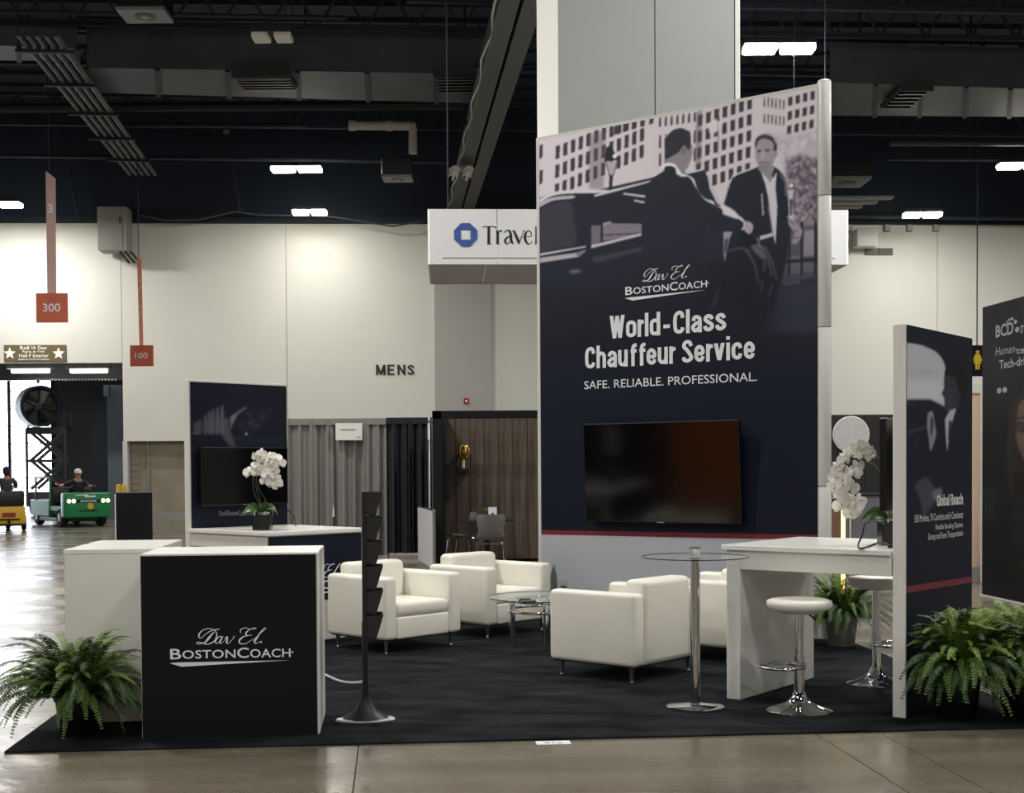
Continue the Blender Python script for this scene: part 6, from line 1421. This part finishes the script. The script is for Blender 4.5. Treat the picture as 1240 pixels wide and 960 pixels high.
MB().box(-.1, .2, -.004, .0, .80, .84).build('sticker', LETTER, t); MB().box(-.35, 0, -.004, .0, .845, .87).build('sticker', LETTER, t)
for x in (-.52, .52):
    for y in (.55, 2.5):
        o = MB().lathe([(.12, -.09), (.23, -.09), (.25, -.05), (.25, .05), (.23, .09), (.12, .09)], 20).build('wheel', TYRE, t, 40); o.location = (x, y, .25); o.rotation_euler = (0, math.pi / 2, 0)
        h_ = MB().lathe([(.03, -.1), (.12, -.095), (.12, .095), (.03, .1)], 14).build('hub', GALV, o, 40)
o = MB().tube([(.2 * math.cos(k * math.pi / 10), .2 * math.sin(k * math.pi / 10), 0) for k in range(20)], .015, 6, closed=True).build('steering_wheel', BLACK, t, 60); o.location = (.24, .62, 1.0); o.rotation_euler = (-.7, 0, 0)
MB().bar((.24, .45, .7), (.24, .6, .98), .04, .04).build('steering_column', BLACK, t)
ca, sa = math.cos(a), math.sin(a)
L_ = lambda x, y, z=0: (P.x + x * ca - y * sa, P.y + x * sa + y * ca, z)
seated('person in a white cap and black shirt driving the green cart', L_(.1, 1.08), a, .72, (.3, -.42, 1.1), (-.62, -.02, 1.16), SHIRT, CAPW)
q = L_(-.33, 1.07, .56); t = thing('round_bag', 'round black helmet bag on the seat of the green cart', 'bag', q); MB().ball((0, 0, .16), .2, 16, 10, 0, (1, .9, .8)).build('body', mat('bag_black', (26, 26, 28), .35), t, 60); MB().tube([(-.08, 0, .3), (0, 0, .36), (.08, 0, .3)], .012, 6).build('handle', BLACK, t)
# yellow tug seen from behind
P = Vector((AT(11, 640, 34.0).x, 34.0, 0)); t = thing('yellow_tug', 'yellow tow cart seen from behind at the left edge', 'cart', P, .38)
f(-.4, .4, 0, .64, .16, .62, .04, 2).build('body', YLW, t, 50); f(-.4, .4, .64, 1.6, .16, .30, .02).build('floor_deck', YLW, t); f(-.38, .38, .02, .16, .62, 1.02, .05, 3).build('seat_back', BLACK, t, 50); f(-.36, .36, .16, .6, .62, .645, .01).build('seat', BLACK, t, 50)
f(-.16, .16, -.012, .002, .34, .46, .01).build('emblem', mat('emblem_red', (140, 46, 36), .5), t); f(-.26, .26, -.01, .0, .26, .31, .006).build('name_plate', BLACK, t); f(-.42, .42, -.03, .06, .12, .18, .02).build('bumper', BLACK, t)
f(-.38, .38, 1.4, 1.6, .30, .95, .04).build('dash', YLW, t, 50)
for x, y in ((-.36, .25), (.36, .25), (0, 1.35)): o = MB().lathe([(.1, -.06), (.18, -.06), (.2, -.03), (.2, .03), (.18, .06), (.1, .06)], 18).build('wheel', TYRE, t, 40); o.location = (x, y, .2); o.rotation_euler = (0, math.pi / 2, 0)
MB().bar((0, -.12, .22), (0, 0, .26), .06, .05).build('tow_hitch', BLACKM, t)
MB().bar((0, 1.2, .9), (0, 1.0, 1.12), .04, .04).build('steering_column', BLACK, t); o = MB().tube([(.18 * math.cos(k * math.pi / 10), .18 * math.sin(k * math.pi / 10), 0) for k in range(20)], .014, 6, closed=True).build('steering_wheel', BLACK, t, 60); o.location = (0, 1.0, 1.13); o.rotation_euler = (.7, 0, 0)
seated('person in a grey jacket seen from behind on the yellow tow cart', (P.x - .04 - .14, P.y + .36, 0), .38 + math.pi, .785, (.15, -.5, 1.12), (-.15, -.5, 1.12), JACK)
